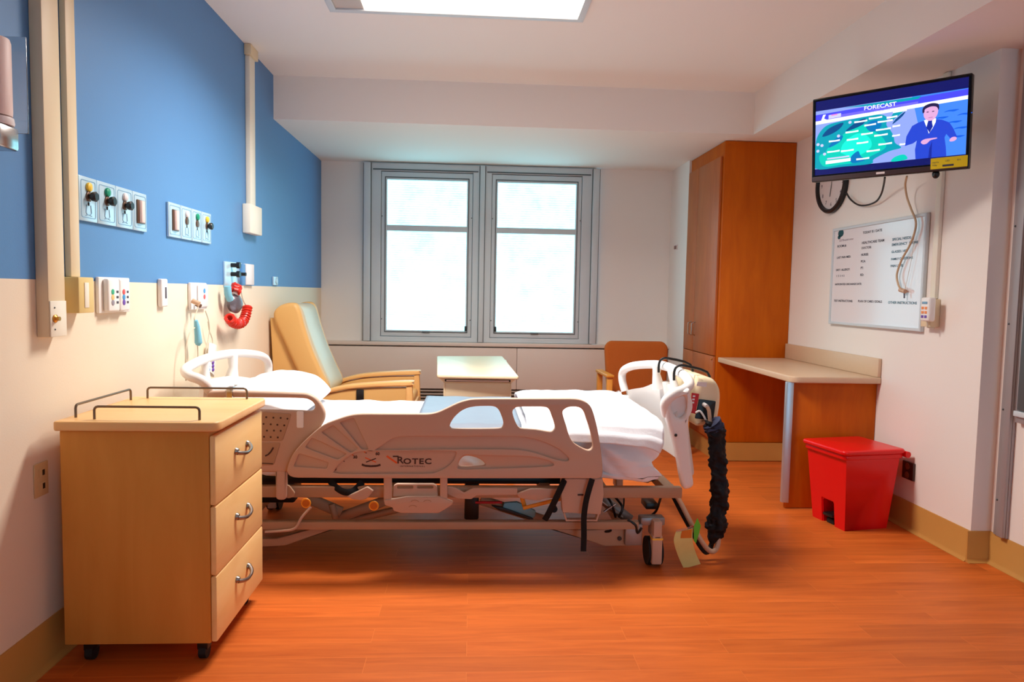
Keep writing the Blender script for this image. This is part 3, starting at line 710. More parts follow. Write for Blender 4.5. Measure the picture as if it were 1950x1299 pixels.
    hh = catmull(px([(407, 767), (412, 759), (430, 756.5), (480, 756.5), (530, 757), (575, 758), (589, 760.5), (598, 767), (600.5, 774), (597, 780), (588, 782), (570, 781), (505, 779), (440, 778), (412, 775)], YHR), 3)
    hr = MB().plate([ho, hh], (0, YHR, 0), X, Z, 0.032, 0.011, brs=3).build('side_rail', 'bed_pl', t, angle=50)
    k2 = lambda pts: px([(490+a/5.906, 760+b/5.906) for a, b in pts], YHR-0.017)
    MB().plate(rounded(k2([(60, 140), (385, 165), (285, 470), (0, 470)]), 0.01, 4), (0, YHR-0.0165, 0), X, Z, 0.006, 0.002).build('control_panel', 'bed_metal', hr)
    MB().plate(rounded(k2([(0, 490), (262, 490), (185, 745), (-30, 745)]), 0.01, 4), (0, YHR-0.0165, 0), X, Z, 0.006, 0.002).build('control_panel', 'bed_metal', hr)
    for a, b in ((180, 210), (262, 213), (338, 222), (150, 285), (225, 290), (303, 297), (108, 355), (187, 355), (263, 358), (75, 425), (150, 428), (230, 432), (-5, 425), (30, 350), (70, 280), (100, 205)):
        p = W(490+a/5.906, 760+b/5.906, 1, YHR-0.02)
        MB().sphere(p, (0.0042, 0.002, 0.0042), seg=8).build('button', 'btxt', hr)
    p = [W(490+a/5.906, 760+b/5.906, 1, YHR-0.0205) for a, b in ((90, 640), (120, 625), (150, 595), (172, 560), (178, 545))]
    MB().tube(p, 0.0035, 6).build('dial_arc', 'btxt', hr)
    a, b = W(492, 882, 1, YHR-0.02), W(520, 883.5, 1, YHR-0.02)
    MB().tube([a, b], 0.002, 6).build('dial_line', 'btxt', hr)
    l = px([(565, 783), (578, 783), (578, 815), (565, 815)], YHR-0.018)
    MB().plate(rounded(l, 0.006, 3), (0, YHR-0.018, 0), X, Z, 0.006, 0.002).build('white_clip', 'white_pl', hr)
    l = px([(526, 890), (547, 890), (547, 951), (526.5, 951)], YHR)
    MB().plate(rounded(l, [0.003, 0.003, 0.022, 0.022], 6), (0, YHR, 0), X, Z, 0.028, 0.006).build('rail_arm', 'bed_pl', t)
    cl = MB().box(*sorted((W(434, 745, 1, YHR).x, W(446, 745, 1, YHR).x)), YHR-0.026, YHR+0.02, W(440, 758, 1, YHR).z, W(440, 739, 1, YHR).z+0.006, 0.003).build('rail_clip', 'chrome', t)
    # ---- footboard: traced in depth, thick moulded tube and panel
    P3 = lambda l: [W(a, b, 1, y) for a, b, y in l]
    fb = MB()
    path = catmull(P3([(1270, 790, 3.11), (1267, 768, 3.09), (1282, 751, 3.085), (1303, 742, 3.12), (1313, 731, 3.20), (1304, 716, 3.32), (1280, 702, 3.46), (1255, 695, 3.62), (1228, 694.5, 3.80), (1202, 698, 3.98), (1187, 707, 4.09), (1185, 724, 4.11), (1190, 745, 4.10)]), 5, False)
    global FBP; FBP = path
    fb.tube(path, 0.023, 14)
    fb.tube(P3([(1252, 694, 3.62), (1250, 712, 3.62), (1254, 740, 3.62)]), [0.026, 0.02, 0.034], 14)
    fb.tube(P3([(1278, 704, 3.44), (1282, 725, 3.42), (1290, 760, 3.40)]), [0.02, 0.018, 0.03], 12)
    top = catmull(P3([(1275, 790, 3.10), (1290, 757, 3.20), (1285, 745, 3.36), (1258, 727, 3.62), (1224, 738, 3.88), (1192, 744, 4.10)]), 6, False)
    def pan(u, v):
        i = min(int(u*(len(top)-1)), len(top)-2); f = u*(len(top)-1)-i; p = top[i].lerp(top[i+1], f)
        q_ = Vector((p.x+0.06, p.y, 0.42)); return p.lerp(q_, v)
    fb.grid(pan, 31, 8, thick=0.03)
    near = catmull(px([(1264, 770), (1271, 754), (1286, 747), (1302, 741), (1312, 742), (1313, 775), (1309, 805), (1311, 850), (1317, 905), (1318, 922), (1309, 929), (1299, 927), (1293, 905), (1287, 870), (1279, 835), (1268, 800)], 3.10), 4)
    pk = catmull(px([(1279, 772), (1284, 759), (1296, 753), (1307, 758), (1310, 775), (1304, 790), (1294, 796), (1284, 789)], 3.08), 4)
    fb.plate([near, pk], (0, 3.10, 0), X, Z, 0.055, 0.018, brs=4)
    fb.plate([[(sum(q[0] for q in pk)/len(pk)+(a-sum(q[0] for q in pk)/len(pk))*1.12, sum(q[1] for q in pk)/len(pk)+(b-sum(q[1] for q in pk)/len(pk))*1.12) for a, b in pk]], (0, 3.106, 0), X, Z, 0.014, 0.003)
    far = [(W(a, b, 1, 3.10).x-0.015, W(a, b, 1, 3.10).z) for a, b in ((1276, 815), (1290, 812), (1311, 815), (1317, 905), (1309, 929), (1299, 927), (1287, 870), (1268, 800))]
    fb.plate([rounded(far, 0.02, 4)], (0, 4.10, 0), X, Z, 0.045, 0.016, brs=3)
    fo = fb.build('footboard', 'white_pl', t, angle=60)
    MB().sphere(W(1287, 829, 1, 3.071), (0.007, 0.004, 0.007), seg=12).build('hole_plug', 'black', fo)
    # ---- headboard
    hb = MB()
    path = catmull(P3([(399, 758, 3.16), (396, 738, 3.11), (383, 724, 3.085), (362, 716, 3.09), (353, 706, 3.15), (364, 696, 3.24), (396, 682, 3.42), (440, 673.5, 3.64), (478, 674, 3.86), (502, 680, 4.02), (511, 694, 4.10), (511, 716, 4.11)]), 5, False)
    hb.tube(path, 0.022, 14)
    hb.tube(P3([(443, 676, 3.64), (444, 700, 3.64), (440, 730, 3.64)]), [0.026, 0.022, 0.04], 14)
    hb.tube(P3([(392, 684, 3.40), (391, 705, 3.40), (390, 730, 3.40)]), [0.02, 0.018, 0.03], 12)
    toph = catmull(P3([(388, 738, 3.10), (380, 728, 3.22), (398, 722, 3.40), (441, 716, 3.64), (478, 720, 3.88), (508, 716, 4.11)]), 6, False)
    def panh(u, v):
        i = min(int(u*(len(toph)-1)), len(toph)-2); f = u*(len(toph)-1)-i; p = toph[i].lerp(toph[i+1], f)
        return p.lerp(Vector((p.x-0.02, p.y, 0.45)), v)
    hb.grid(panh, 31, 8, thick=0.028)
    hb.build('headboard', 'white_pl', t, angle=60)
    # ---- deck frame
    dz0, dz1 = W(700, 946, 1, 3.15).z, W(700, 925, 1, 3.15).z
    for y in (3.15, 4.04):
        MB().box(-1.15, 0.98, y-0.02, y+0.02, dz0, dz1, 0.006).build('deck_beam', 'bed_metal', t)
    MB().box(-1.14, 0.56, 3.22, 4.02, dz1-0.01, 0.403, 0.003).build('mattress_deck', 'black', t)
    for x in (-1.10, -0.35, 0.35, 0.93): MB().box(x-0.025, x+0.025, 3.15, 4.04, dz0+0.004, dz1-0.004, 0.004).build('cross_member', 'bed_metal', t)
    # near mechanism plates hung from the deck beam
    def hang(name, pts, y, th, m, bev=0.003, r=0.006, par=None):
        return MB().plate(rounded(px(pts, y), r, 3), (0, y, 0), X, Z, th, bev).build(name, m, par or t)
    hang('gusset_plate', [(852, 926), (868, 928), (884, 938), (900, 929), (985, 929), (985, 942), (907, 943), (898, 950), (870, 949), (852, 940)], 3.105, 0.016, 'bed_pl')
    hang('gusset_plate', [(983, 940), (1010, 930), (1062, 930), (1062, 944), (1040, 948), (1025, 953), (1000, 950), (988, 947)], 3.11, 0.016, 'bed_pl')
    hang('gusset_plate', [(660, 944), (680, 936), (700, 926), (712, 934), (700, 948), (690, 952), (672, 950)], 3.11, 0.02, 'bed_pl')
    hang('gusset_plate', [(545, 922), (552, 925), (562, 938), (560, 946), (550, 949), (540, 946)], 3.11, 0.012, 'bed_metal')
    cb = hang('motor_cover', [(1068, 909), (1146, 909), (1148, 938), (1142, 977), (1070, 973), (1067, 938)], 3.10, 0.05, 'bed_pl', 0.004)
    hang('cover_lip', [(1072, 976), (1077, 991), (1136, 991), (1141, 976), (1138, 974), (1134, 988), (1079, 988), (1075, 974)], 3.10, 0.03, 'bed_pl', 0.001, 0.001, cb)
    hang('cover_slot', [(1100, 941), (1111, 941), (1111, 944), (1100, 944)], 3.073, 0.004, 'btxt', 0.0, 0.001, cb)
    def beam(name, a, b, y, w, d, m):
        a, b = W(*a, 1, y), W(*b, 1, y)
        return MB().tube([a, b], (w/2, d/2), 12, flat=(b-a).cross(Y)).build(name, m, t)
    for nm, a, b, y, w, d, m in (
        ('lift_arm', (586, 948), (650, 976), 3.30, 0.055, 0.03, 'bed_metal'), ('lift_arm', (640, 988), (760, 944), 3.33, 0.05, 0.03, 'bed_metal'),
        ('lift_link', (632, 960), (640, 994), 3.28, 0.03, 0.02, 'bed_metal'), ('lift_arm', (652, 996), (790, 962), 3.36, 0.035, 0.03, 'bed_metal'),
        ('lift_arm', (915, 952), (1040, 992), 3.36, 0.05, 0.03, 'bed_metal'), ('lift_arm', (1130, 938), (1200, 990), 3.30, 0.05, 0.03, 'bed_grey'),
        ('trend_link', (994, 948), (1000, 968), 3.20, 0.02, 0.008, 'orange'), ('trend_link', (996, 968), (1068, 950), 3.18, 0.018, 0.008, 'orange'),
        ('red_release_bar', (905, 957), (956, 957), 3.25, 0.012, 0.012, 'redlab'), ('actuator_tube', (1140, 950), (1185, 985), 3.22, 0.016, 0.016, 'chrome_dark'),
        ('actuator_tube', (1150, 975), (1172, 960), 3.20, 0.010, 0.010, 'chrome')):
        beam(nm, a, b, y, w, d, m)
    hang('actuator_panel', [(957, 966), (960, 957), (985, 955), (1020, 972), (1018, 984), (1012, 986)], 3.32, 0.02, 'aqua')
    hang('actuator_edge', [(936, 962), (958, 966), (1012, 985), (1016, 988), (1010, 989), (950, 971)], 3.31, 0.02, 'black', 0.001, 0.001)
    p = W(898, 970, 1, 3.40); MB().box(p.x-0.035, p.x+0.035, 3.37, 3.47, 0.14, dz0, 0.01).build('lift_column', 'black', t)
    p = W(546, 975, 1, 3.5); MB().box(p.x-0.14, p.x+0.05, 3.45, 3.6, 0.20, dz0, 0.01).build('drive_motor', 'black', t)
    MB().cyl(W(1055, 970, 1, 3.28), W(1055, 970, 1, 3.28)+Y*0.03, 0.017, seg=18).build('pivot_cap', 'black', t)
    for a, b in ((583, 958), (712, 963)):
        p = W(a, b, 1, 3.11)
        MB().lathe([(0.021, 0), (0.0225, 0.003), (0.021, 0.006)], p, -Y, 24).lathe([(0.016, 0.0062), (0.016, 0.0068)], p, -Y, 24, mi=1).build('warning_sticker', ['orange', 'orange_d'], t, label='round orange warning sticker')
    # straps
    def strap(pts, w, nm='strap'):
        P = catmull(P3(pts), 5, False); MB().tube(P, (0.003, w/2), 8, flat=(0, -1, 0)).build(nm, 'strap', t)
    strap([(1078, 908, 3.09), (1070, 925, 3.06), (1056, 955, 3.06), (1042, 983, 3.08), (1037, 990, 3.09)], 0.028)
    strap([(1128, 912, 3.05), (1123, 928, 3.045), (1116, 955, 3.04), (1112, 985, 3.04), (1112, 1020, 3.04), (1111, 1050, 3.04)], 0.026)
    strap([(628, 916, 3.16), (645, 932, 3.12), (660, 938, 3.10), (675, 934, 3.12), (690, 918, 3.16)], 0.03)
    # ---- base
    bz0, bz1 = W(800, 1006.5, 1, 3.14).z, W(800, 991.5, 1, 3.14).z
    for y in (3.14, 4.03): MB().box(-1.12, 0.78, y-0.02, y+0.02, bz0, bz1, 0.005).build('base_beam', 'bed_metal', t)
    for x in (-1.08, 0.75): MB().box(x-0.03, x+0.03, 3.14, 4.03, bz0-0.06, bz0-0.01, 0.005).build('base_crossbar', 'bed_metal', t)
    hang('base_brace', [(1040, 1003), (1060, 1006), (1125, 1008), (1205, 1000), (1212, 1010), (1214, 1037), (1150, 1038)], 3.17, 0.03, 'bed_metal')
    hang('base_brace', [(640, 1005), (545, 1037), (505, 1039), (470, 1039), (470, 1025), (530, 1024), (600, 1004)], 3.17, 0.03, 'bed_metal')
    MB().cyl(W(1180, 1026, 1, 3.150), W(1180, 1026, 1, 3.150)+Y*0.006, 0.010, seg=16).build('brace_hole', 'black', t)
    w0, w1_ = W(1200, 1026, 1, 3.16), W(590, 968, 1, 3.13)
    MB().tube(catmull(P3([(505, 1013, 3.12), (540, 1011, 3.11), (562, 1006, 3.10), (575, 985, 3.11), (592, 966, 3.12)]), 5, False), 0.006, 8).build('brake_rod', 'bed_pl', t)
    zc = 0.065
    for x, y in ((0.862, 3.17), (-1.10, 3.17), (0.862, 4.0), (-1.10, 4.0)):
        c = MB().box(x-0.024, x+0.024, y-0.075, y-0.03, 0.022, 0.16, 0.008).box(x-0.02, x+0.02, y-0.075, y+0.03, 0.14, 0.225, 0.008).build('castor', 'bed_pl', t)
        for s in (-1, 1): MB().cyl((x+s*0.012, y, zc), (x+s*0.034, y, zc), zc, seg=28).build('wheel', 'rubber', c)
        MB().box(x-0.0245, x+0.0245, y-0.0758, y-0.03, 0.138, 0.146).build('brake_band', 'yellow', c)
        MB().box(x-0.07, x+0.045, y-0.03, y+0.03, 0.19, 0.228, 0.008).build('castor_cap', 'bed_grey', c)
    MB().box(0.72, 0.80, 3.13, 3.20, 0.10, 0.20, 0.006).build('castor_bracket', 'bed_grey', t)
    MB().box(0.84, 0.90, 3.24, 3.34, 0.235, 0.265, 0.006).build('foot_pedal', 'black', t)
    MB().tube(catmull(P3([(1262, 935, 3.2), (1256, 955, 3.2), (1250, 972, 3.22), (1240, 982, 3.26)]), 5, False), 0.006, 8).build('pedal_cable', 'black', t)
    for k, l in enumerate(([(1155, 945, 3.24), (1165, 960, 3.2), (1172, 985, 3.22)], [(1165, 940, 3.26), (1185, 965, 3.2), (1178, 985, 3.2)], [(1130, 1010, 3.2), (1160, 1012, 3.15), (1165, 1002, 3.2)], [(1195, 990, 3.13), (1210, 1000, 3.12), (1214, 1015, 3.13), (1222, 1005, 3.13)])):
        MB().tube(catmull(P3(l), 5, False), 0.006, 8).build('wiring_loom', 'black', t)
bed()

# ------------------------------------------------------------------ mattress and linen
def linen():
    mx0, mx1, my0, my1, mz0, mz1 = -1.14, 0.875, 3.15, 4.055, 0.410, 0.626
    def dm(p, n, c, h):
        side = max(0.0, -n.y) + (0.6 if n.y < -0.01 else 0)
        a = 0.010*nz(p.x*5, p.y*5, p.z*3)+0.007*nz(p.x*11+4, p.y*9, p.z*5)
        if p.y < my0+0.12 or n.x > 0.3:      # hanging folds on the near side and at the foot
            k = max(0, (mz1-p.z)/(mz1-mz0))
            a += k**0.7*(0.060*nz(p.x*7+p.z*11, 3.1, p.z*2)+0.050*nz(p.x*15+p.z*20, 7.7, p.z*3)+0.02*nz(p.x*34+p.z*26, 1.7, p.z*6))
            f = max(0, min(1, (p.x-0.45)/0.3))
            p = p + Vector((0, -0.040*k*f, -0.022*k*f))
            p.z -= 0.02*k*nz(p.x*4, 1.3, 0)
        if n.length < 1e-6:
            return p+Vector((0, 0, max(-0.004, min(0.008, a)) if p.z > c.z else 0))
        if n.z > 0.7: a = min(a, 0.006)
        if n.z < -0.25: a *= 0.2
        q = p+n*a
        q.z = max(0.409 if q.y > 3.127 else 0.392, q.z); q.y = max(q.y, 3.112 if -0.6 < q.x < 0.80 else 3.134); q.x = min(q.x, 0.885)
        return q
    mb = MB().take(softbox(mx0, mx1, my0, my1, mz0, mz1, 0.045, 70, dm))
    solo(mb, 'mattress', 'sheet', 'bed mattress fitted with a wrinkled white cotton sheet', 'mattress', (-0.13, 3.6, 0.415), angle=180)
    # pillow
    def dp(p, n, c, h):
        u, v = (p.x-c.x)/h.x, (p.y-c.y)/h.y
        k = (max(0, 1-abs(u)**3.2)**0.5)*(max(0, 1-abs(v)**4)**0.5)
        z = c.z+(p.z-c.z)*(0.12+0.88*k)
        a = 0.008*nz(p.x*7, p.y*7, 2)+0.005*nz(p.x*15, p.y*12, 5)
        return Vector((p.x, p.y, max(0.638, z+a-0.02*u-0.015*u*u)))
    mb = MB().take(softbox(-1.14, -0.772, 3.20, 4.00, 0.64, 0.815, 0.09, 40, dp))
    solo(mb, 'pillow', 'sheet', 'plump white pillow lying at the head of the bed', 'pillow', (-0.94, 3.62, 0.63), angle=180)
    # grey pad across the middle
    xa, xb = W(812, 766, 1, 4.02).x, 0.235
    def pad(u, v):
        x = xa+(xb-xa)*u
        L = [(4.088, 0.56), (4.086, 0.612), (4.06, 0.644), (3.95, 0.649), (3.6, 0.648), (3.3, 0.649), (3.185, 0.650), (3.135, 0.634), (3.118, 0.585)]
        s = v*(len(L)-1); i = min(int(s), len(L)-2); f = s-i
        y = L[i][0]*(1-f)+L[i+1][0]*f; z = L[i][1]*(1-f)+L[i+1][1]*f
        return Vector((x, y, z+0.004*nz(x*8, y*8, 1)))
    solo(MB().grid(pad, 30, 50, thick=0.004), 'bed_pad', 'mattress', 'grey bed pad lying across the middle of the mattress', 'bed pad', (0.0, 3.6, 0.64), angle=180)
    # folded blanket at the foot
    x0, x1 = 0.26, 0.885
    prof = [(4.10, 0.50), (4.10, 0.60), (4.07, 0.66), (4.01, 0.685), (3.8, 0.69), (3.5, 0.69), (3.3, 0.688), (3.21, 0.68), (3.145, 0.662), (3.105, 0.625), (3.096, 0.592)]
    def bl(u, v):
        s = v*(len(prof)-1); i = min(int(s), len(prof)-2); f = s-i
        y = prof[i][0]*(1-f)+prof[i+1][0]*f; z = prof[i][1]*(1-f)+prof[i+1][1]*f
        x = x0+(x1-x0)*u
        e = max(0, (u-0.86)/0.14); z -= 0.028*e*e*(1 if z > 0.55 else 0.4)
        hd = max(0, (0.10-u)/0.10); z -= 0.012*hd*hd if z > 0.64 else 0
        x -= 0.03*max(0, (v-0.7)/0.3)**2*u
        return Vector((x, y-0.004*u, z - (0.02*u if v > 0.85 else 0) + 0.009*nz(x*6, y*6, 3)+0.005*nz(x*14, y*14, 8)+0.012*max(0, 1-u*8)*nz(y*12, 1, 1)))
    b = MB().grid(bl, 56, 72, thick=0.012)
    solo(b, 'folded_blanket', 'sheet', 'white blanket folded over the foot end of the mattress', 'blanket', (0.58, 3.6, 0.64), angle=180)
linen()

# ------------------------------------------------------------------ air pump hooked over the footboard, its hose and tags
def pump():
    P3 = lambda l: [W(a, b, 1, y) for a, b, y in l]
    t = thing('mattress_air_pump', 'beige air pump hooked over the outside of the bed footboard', 'pump', (1.10, 3.45, 0.75))
    yA, yB = 3.30, 3.66
    pr = catmull([(W(a, b, 1, yA).x, W(a, b, 1, yA).z) for a, b in ((1327, 724), (1334, 717), (1347, 718), (1362, 724), (1372, 740), (1374, 760), (1371, 785), (1366, 803), (1350, 809), (1328, 812), (1325, 790))], 4)
    MB().plate([pr], (0, (yA+yB)/2, 0), X, Z, yB-yA, 0.03, brs=4).build('case', 'pump', t)
    y = yA-0.003
    pq = lambda pts, yy: [(W(a, b, 1, yy).x, W(a, b, 1, yy).z) for a, b in pts]
    cp = MB().plate(rounded(pq([(1331, 760), (1363, 764), (1358, 800), (1323, 797)], y), 0.006, 3), (0, y, 0), X, Z, 0.008, 0.002).build('connector_panel', 'black', t)
    MB().plate(rounded(pq([(1317, 748), (1331, 750), (1324, 788), (1314, 786)], y), 0.002, 2), (0, y-0.002, 0), X, Z, 0.004, 0.0).build('warning_tag', 'redlab', t, label='red warning tag')
    tm = MB()
    for a, b in ((1321, 754), (1320, 760), (1319, 766)): tm.box(*sorted((W(a, b, 1, y).x-0.006, W(a, b, 1, y).x+0.006)), y-0.0052, y-0.0045, W(a, b, 1, y).z-0.005, W(a, b, 1, y).z+0.003)
    tm.build('tag_print', 'white_pl', t)
    MB().plate(rounded(pq([(1328, 727), (1346, 728), (1345, 737), (1326, 735)], y), 0.002, 2), (0, y-0.001, 0), X, Z, 0.003, 0.0).build('rating_label', 'cap_w', t)
    MB().cyl(W(1340, 770, 1, 3.295), W(1346, 774, 1, 3.27), 0.010, seg=14).build('hose_coupling', 'white_pl', t)
    for yh in (3.53, 3.34):
        c = min(FBP, key=lambda q: abs(q.y-yh)+(9 if q.z < 0.8 else 0))
        l = [c+Vector(o) for o in ((-0.042, 0, -0.03), (-0.042, 0, 0.012), (-0.028, 0, 0.038), (0.01, 0, 0.042), (0.12, 0.0, 0.012), (0.135, 0, -0.012))]
        l[-1].z = min(l[-1].z, 0.825); MB().tube(catmull(l, 3, False), 0.0065, 8).build('hook', 'black', t)
    # hose and sleeve
    t = thing('air_hose', 'beige air hose looping down from the pump in a black crumpled sleeve', 'hose', (1.12, 3.2, 0.04))
    hp = catmull(P3([(1278, 925, 3.30), (1285, 938, 3.26), (1300, 965, 3.22), (1318, 1000, 3.19), (1338, 1034, 3.17), (1350, 1048, 3.17), (1359, 1050, 3.17), (1366, 1040, 3.18), (1369, 1020, 3.19)]), 6, False)
    MB().tube(hp, 0.012, 10).build('hose', 'hose', t)
    hp = catmull(P3([(1272, 930, 3.33), (1282, 945, 3.29), (1296, 972, 3.25), (1314, 1005, 3.23), (1332, 1038, 3.21), (1345, 1052, 3.21), (1354, 1040, 3.22), (1358, 1020, 3.22)]), 6, False)
    MB().tube(hp, 0.012, 10).build('hose', 'rubber', t)
    MB().tube(P3([(1347, 775, 3.254), (1350, 782, 3.248), (1352, 800, 3.24), (1353, 812, 3.24)]), 0.009, 10).build('hose_elbow', 'hose', t)
    MB().tube(catmull(P3([(1325, 786, 3.28), (1333, 783, 3.27), (1341, 794, 3.26), (1346, 806, 3.26)]), 5, False), 0.005, 8).build('thin_tube', 'white_pl', t)
    ctr = catmull(P3([(1353, 802, 3.235), (1358, 810, 3.235), (1363, 830, 3.24), (1366, 870, 3.24), (1369, 905, 3.23), (1371, 940, 3.22), (1368, 975, 3.21), (1365, 1000, 3.20), (1361, 1020, 3.20), (1356, 1034, 3.20)]), 14, False)
    n = len(ctr); seg = 26; tb = bmesh.new(); rings = []
    rr = [0.032, 0.045, 0.040, 0.037, 0.036, 0.039, 0.040, 0.047, 0.034, 0.013]
    for i, c in enumerate(ctr):
        s = i/(n-1)*(len(rr)-1); k = min(int(s), len(rr)-2); r = rr[k]*(1-(s-k))+rr[k+1]*(s-k)
        ring = []
        for j in range(seg):
            a = 2*PI*j/seg
            d = Vector((math.cos(a), math.sin(a), 0))
            q = r*(1+0.42*nz(c.z*24, d.x*1.5, d.y*1.5)+0.26*nz(c.z*75, d.x*2.5, d.y*2.5+3))
            ring.append(tb.verts.new(c+d*q+Vector((0, 0, 0.01*nz(c.z*20, d.x*2, d.y*2)))))
        rings.append(ring)
    for a, b in zip(rings, rings[1:]):
        for j in range(seg): tb.faces.new((a[j], a[(j+1) % seg], b[(j+1) % seg], b[j]))
    tb.faces.new(rings[0]); tb.faces.new(rings[-1]); bmesh.ops.recalc_face_normals(tb, faces=tb.faces[:])
    MB().take(tb).build('sleeve', 'sleeve', t, angle=70)
    cf = ctr[6:22]; cr = [0.043+0.004*math.sin(i*1.9)+0.003*math.sin(i*0.7) for i in range(len(cf))]
    cb = MB().tube(cf, cr, 26)
    for v in cb.bm.verts: v.co += Vector((nz(v.co.x*60, v.co.y*60, v.co.z*60), nz(v.co.y*60, v.co.z*60, 3), 0.6*nz(v.co.z*50, v.co.x*60, 9)))*0.010
    cb.build('sleeve_cuff', 'cuff', t, label='blue grey bunched cuff')
    # paper tags
    y = 3.12
    rows = P3([(1287, 1013, y), (1283, 1030, y-0.012), (1290, 1056, y-0.005), (1302, 1083, y)])
    rowr = P3([(1319, 1006, y+0.012), (1319, 1030, y), (1325, 1053, y+0.01), (1334, 1074, y+0.01)])
    cl, crr = catmull(rows, 6, False), catmull(rowr, 6, False)
    def pg(u, v):
        i = min(int(v*(len(cl)-1)), len(cl)-2); f = v*(len(cl)-1)-i
        return cl[i].lerp(cl[i+1], f).lerp(crr[i].lerp(crr[i+1], f), u)
    t = thing('inspection_tag', 'curled yellow paper tag with orange heading hanging by the bed hose', 'tag', (1.0, 3.12, 0.02))
    MB().grid(pg, 6, 19, thick=0.0012).build('sheet', 'paper_y', t)
    def ph(u, v): return pg(0.35+0.6*u, 0.02+0.24*v)+Vector((0, -0.0022, 0))
    MB().grid(ph, 5, 5, thick=0.0006).build('heading', 'paper_o', t)
    MB().tube(P3([(1288, 1012, y-0.002), (1304, 1008, y+0.004), (1318, 1003, y+0.01)]), (0.0015, 0.006), 6, flat=(0, -1, 0)).build('tape', 'clear', t)
    MB().tube(catmull(P3([(1312, 1006, y+0.01), (1318, 1002, y+0.02), (1322, 1004, y+0.04)]), 4, False), 0.002, 6).build('tie', 'redlab', t)
    a = P3([(1328, 987, 3.14), (1335, 1002, 3.135), (1332, 1016, 3.135), (1325, 1035, 3.14), (1321, 1030, 3.14), (1322, 1003, 3.135)])
    y = 3.14
    solo(MB().plate([[(p.x, p.z) for p in a]], (0, y, 0), X, Z, 0.002), 'hang_tag', 'green', 'small bright green tag tied round the bed air hose', 'tag', (a[0].x, y, a[0].z))
pump()
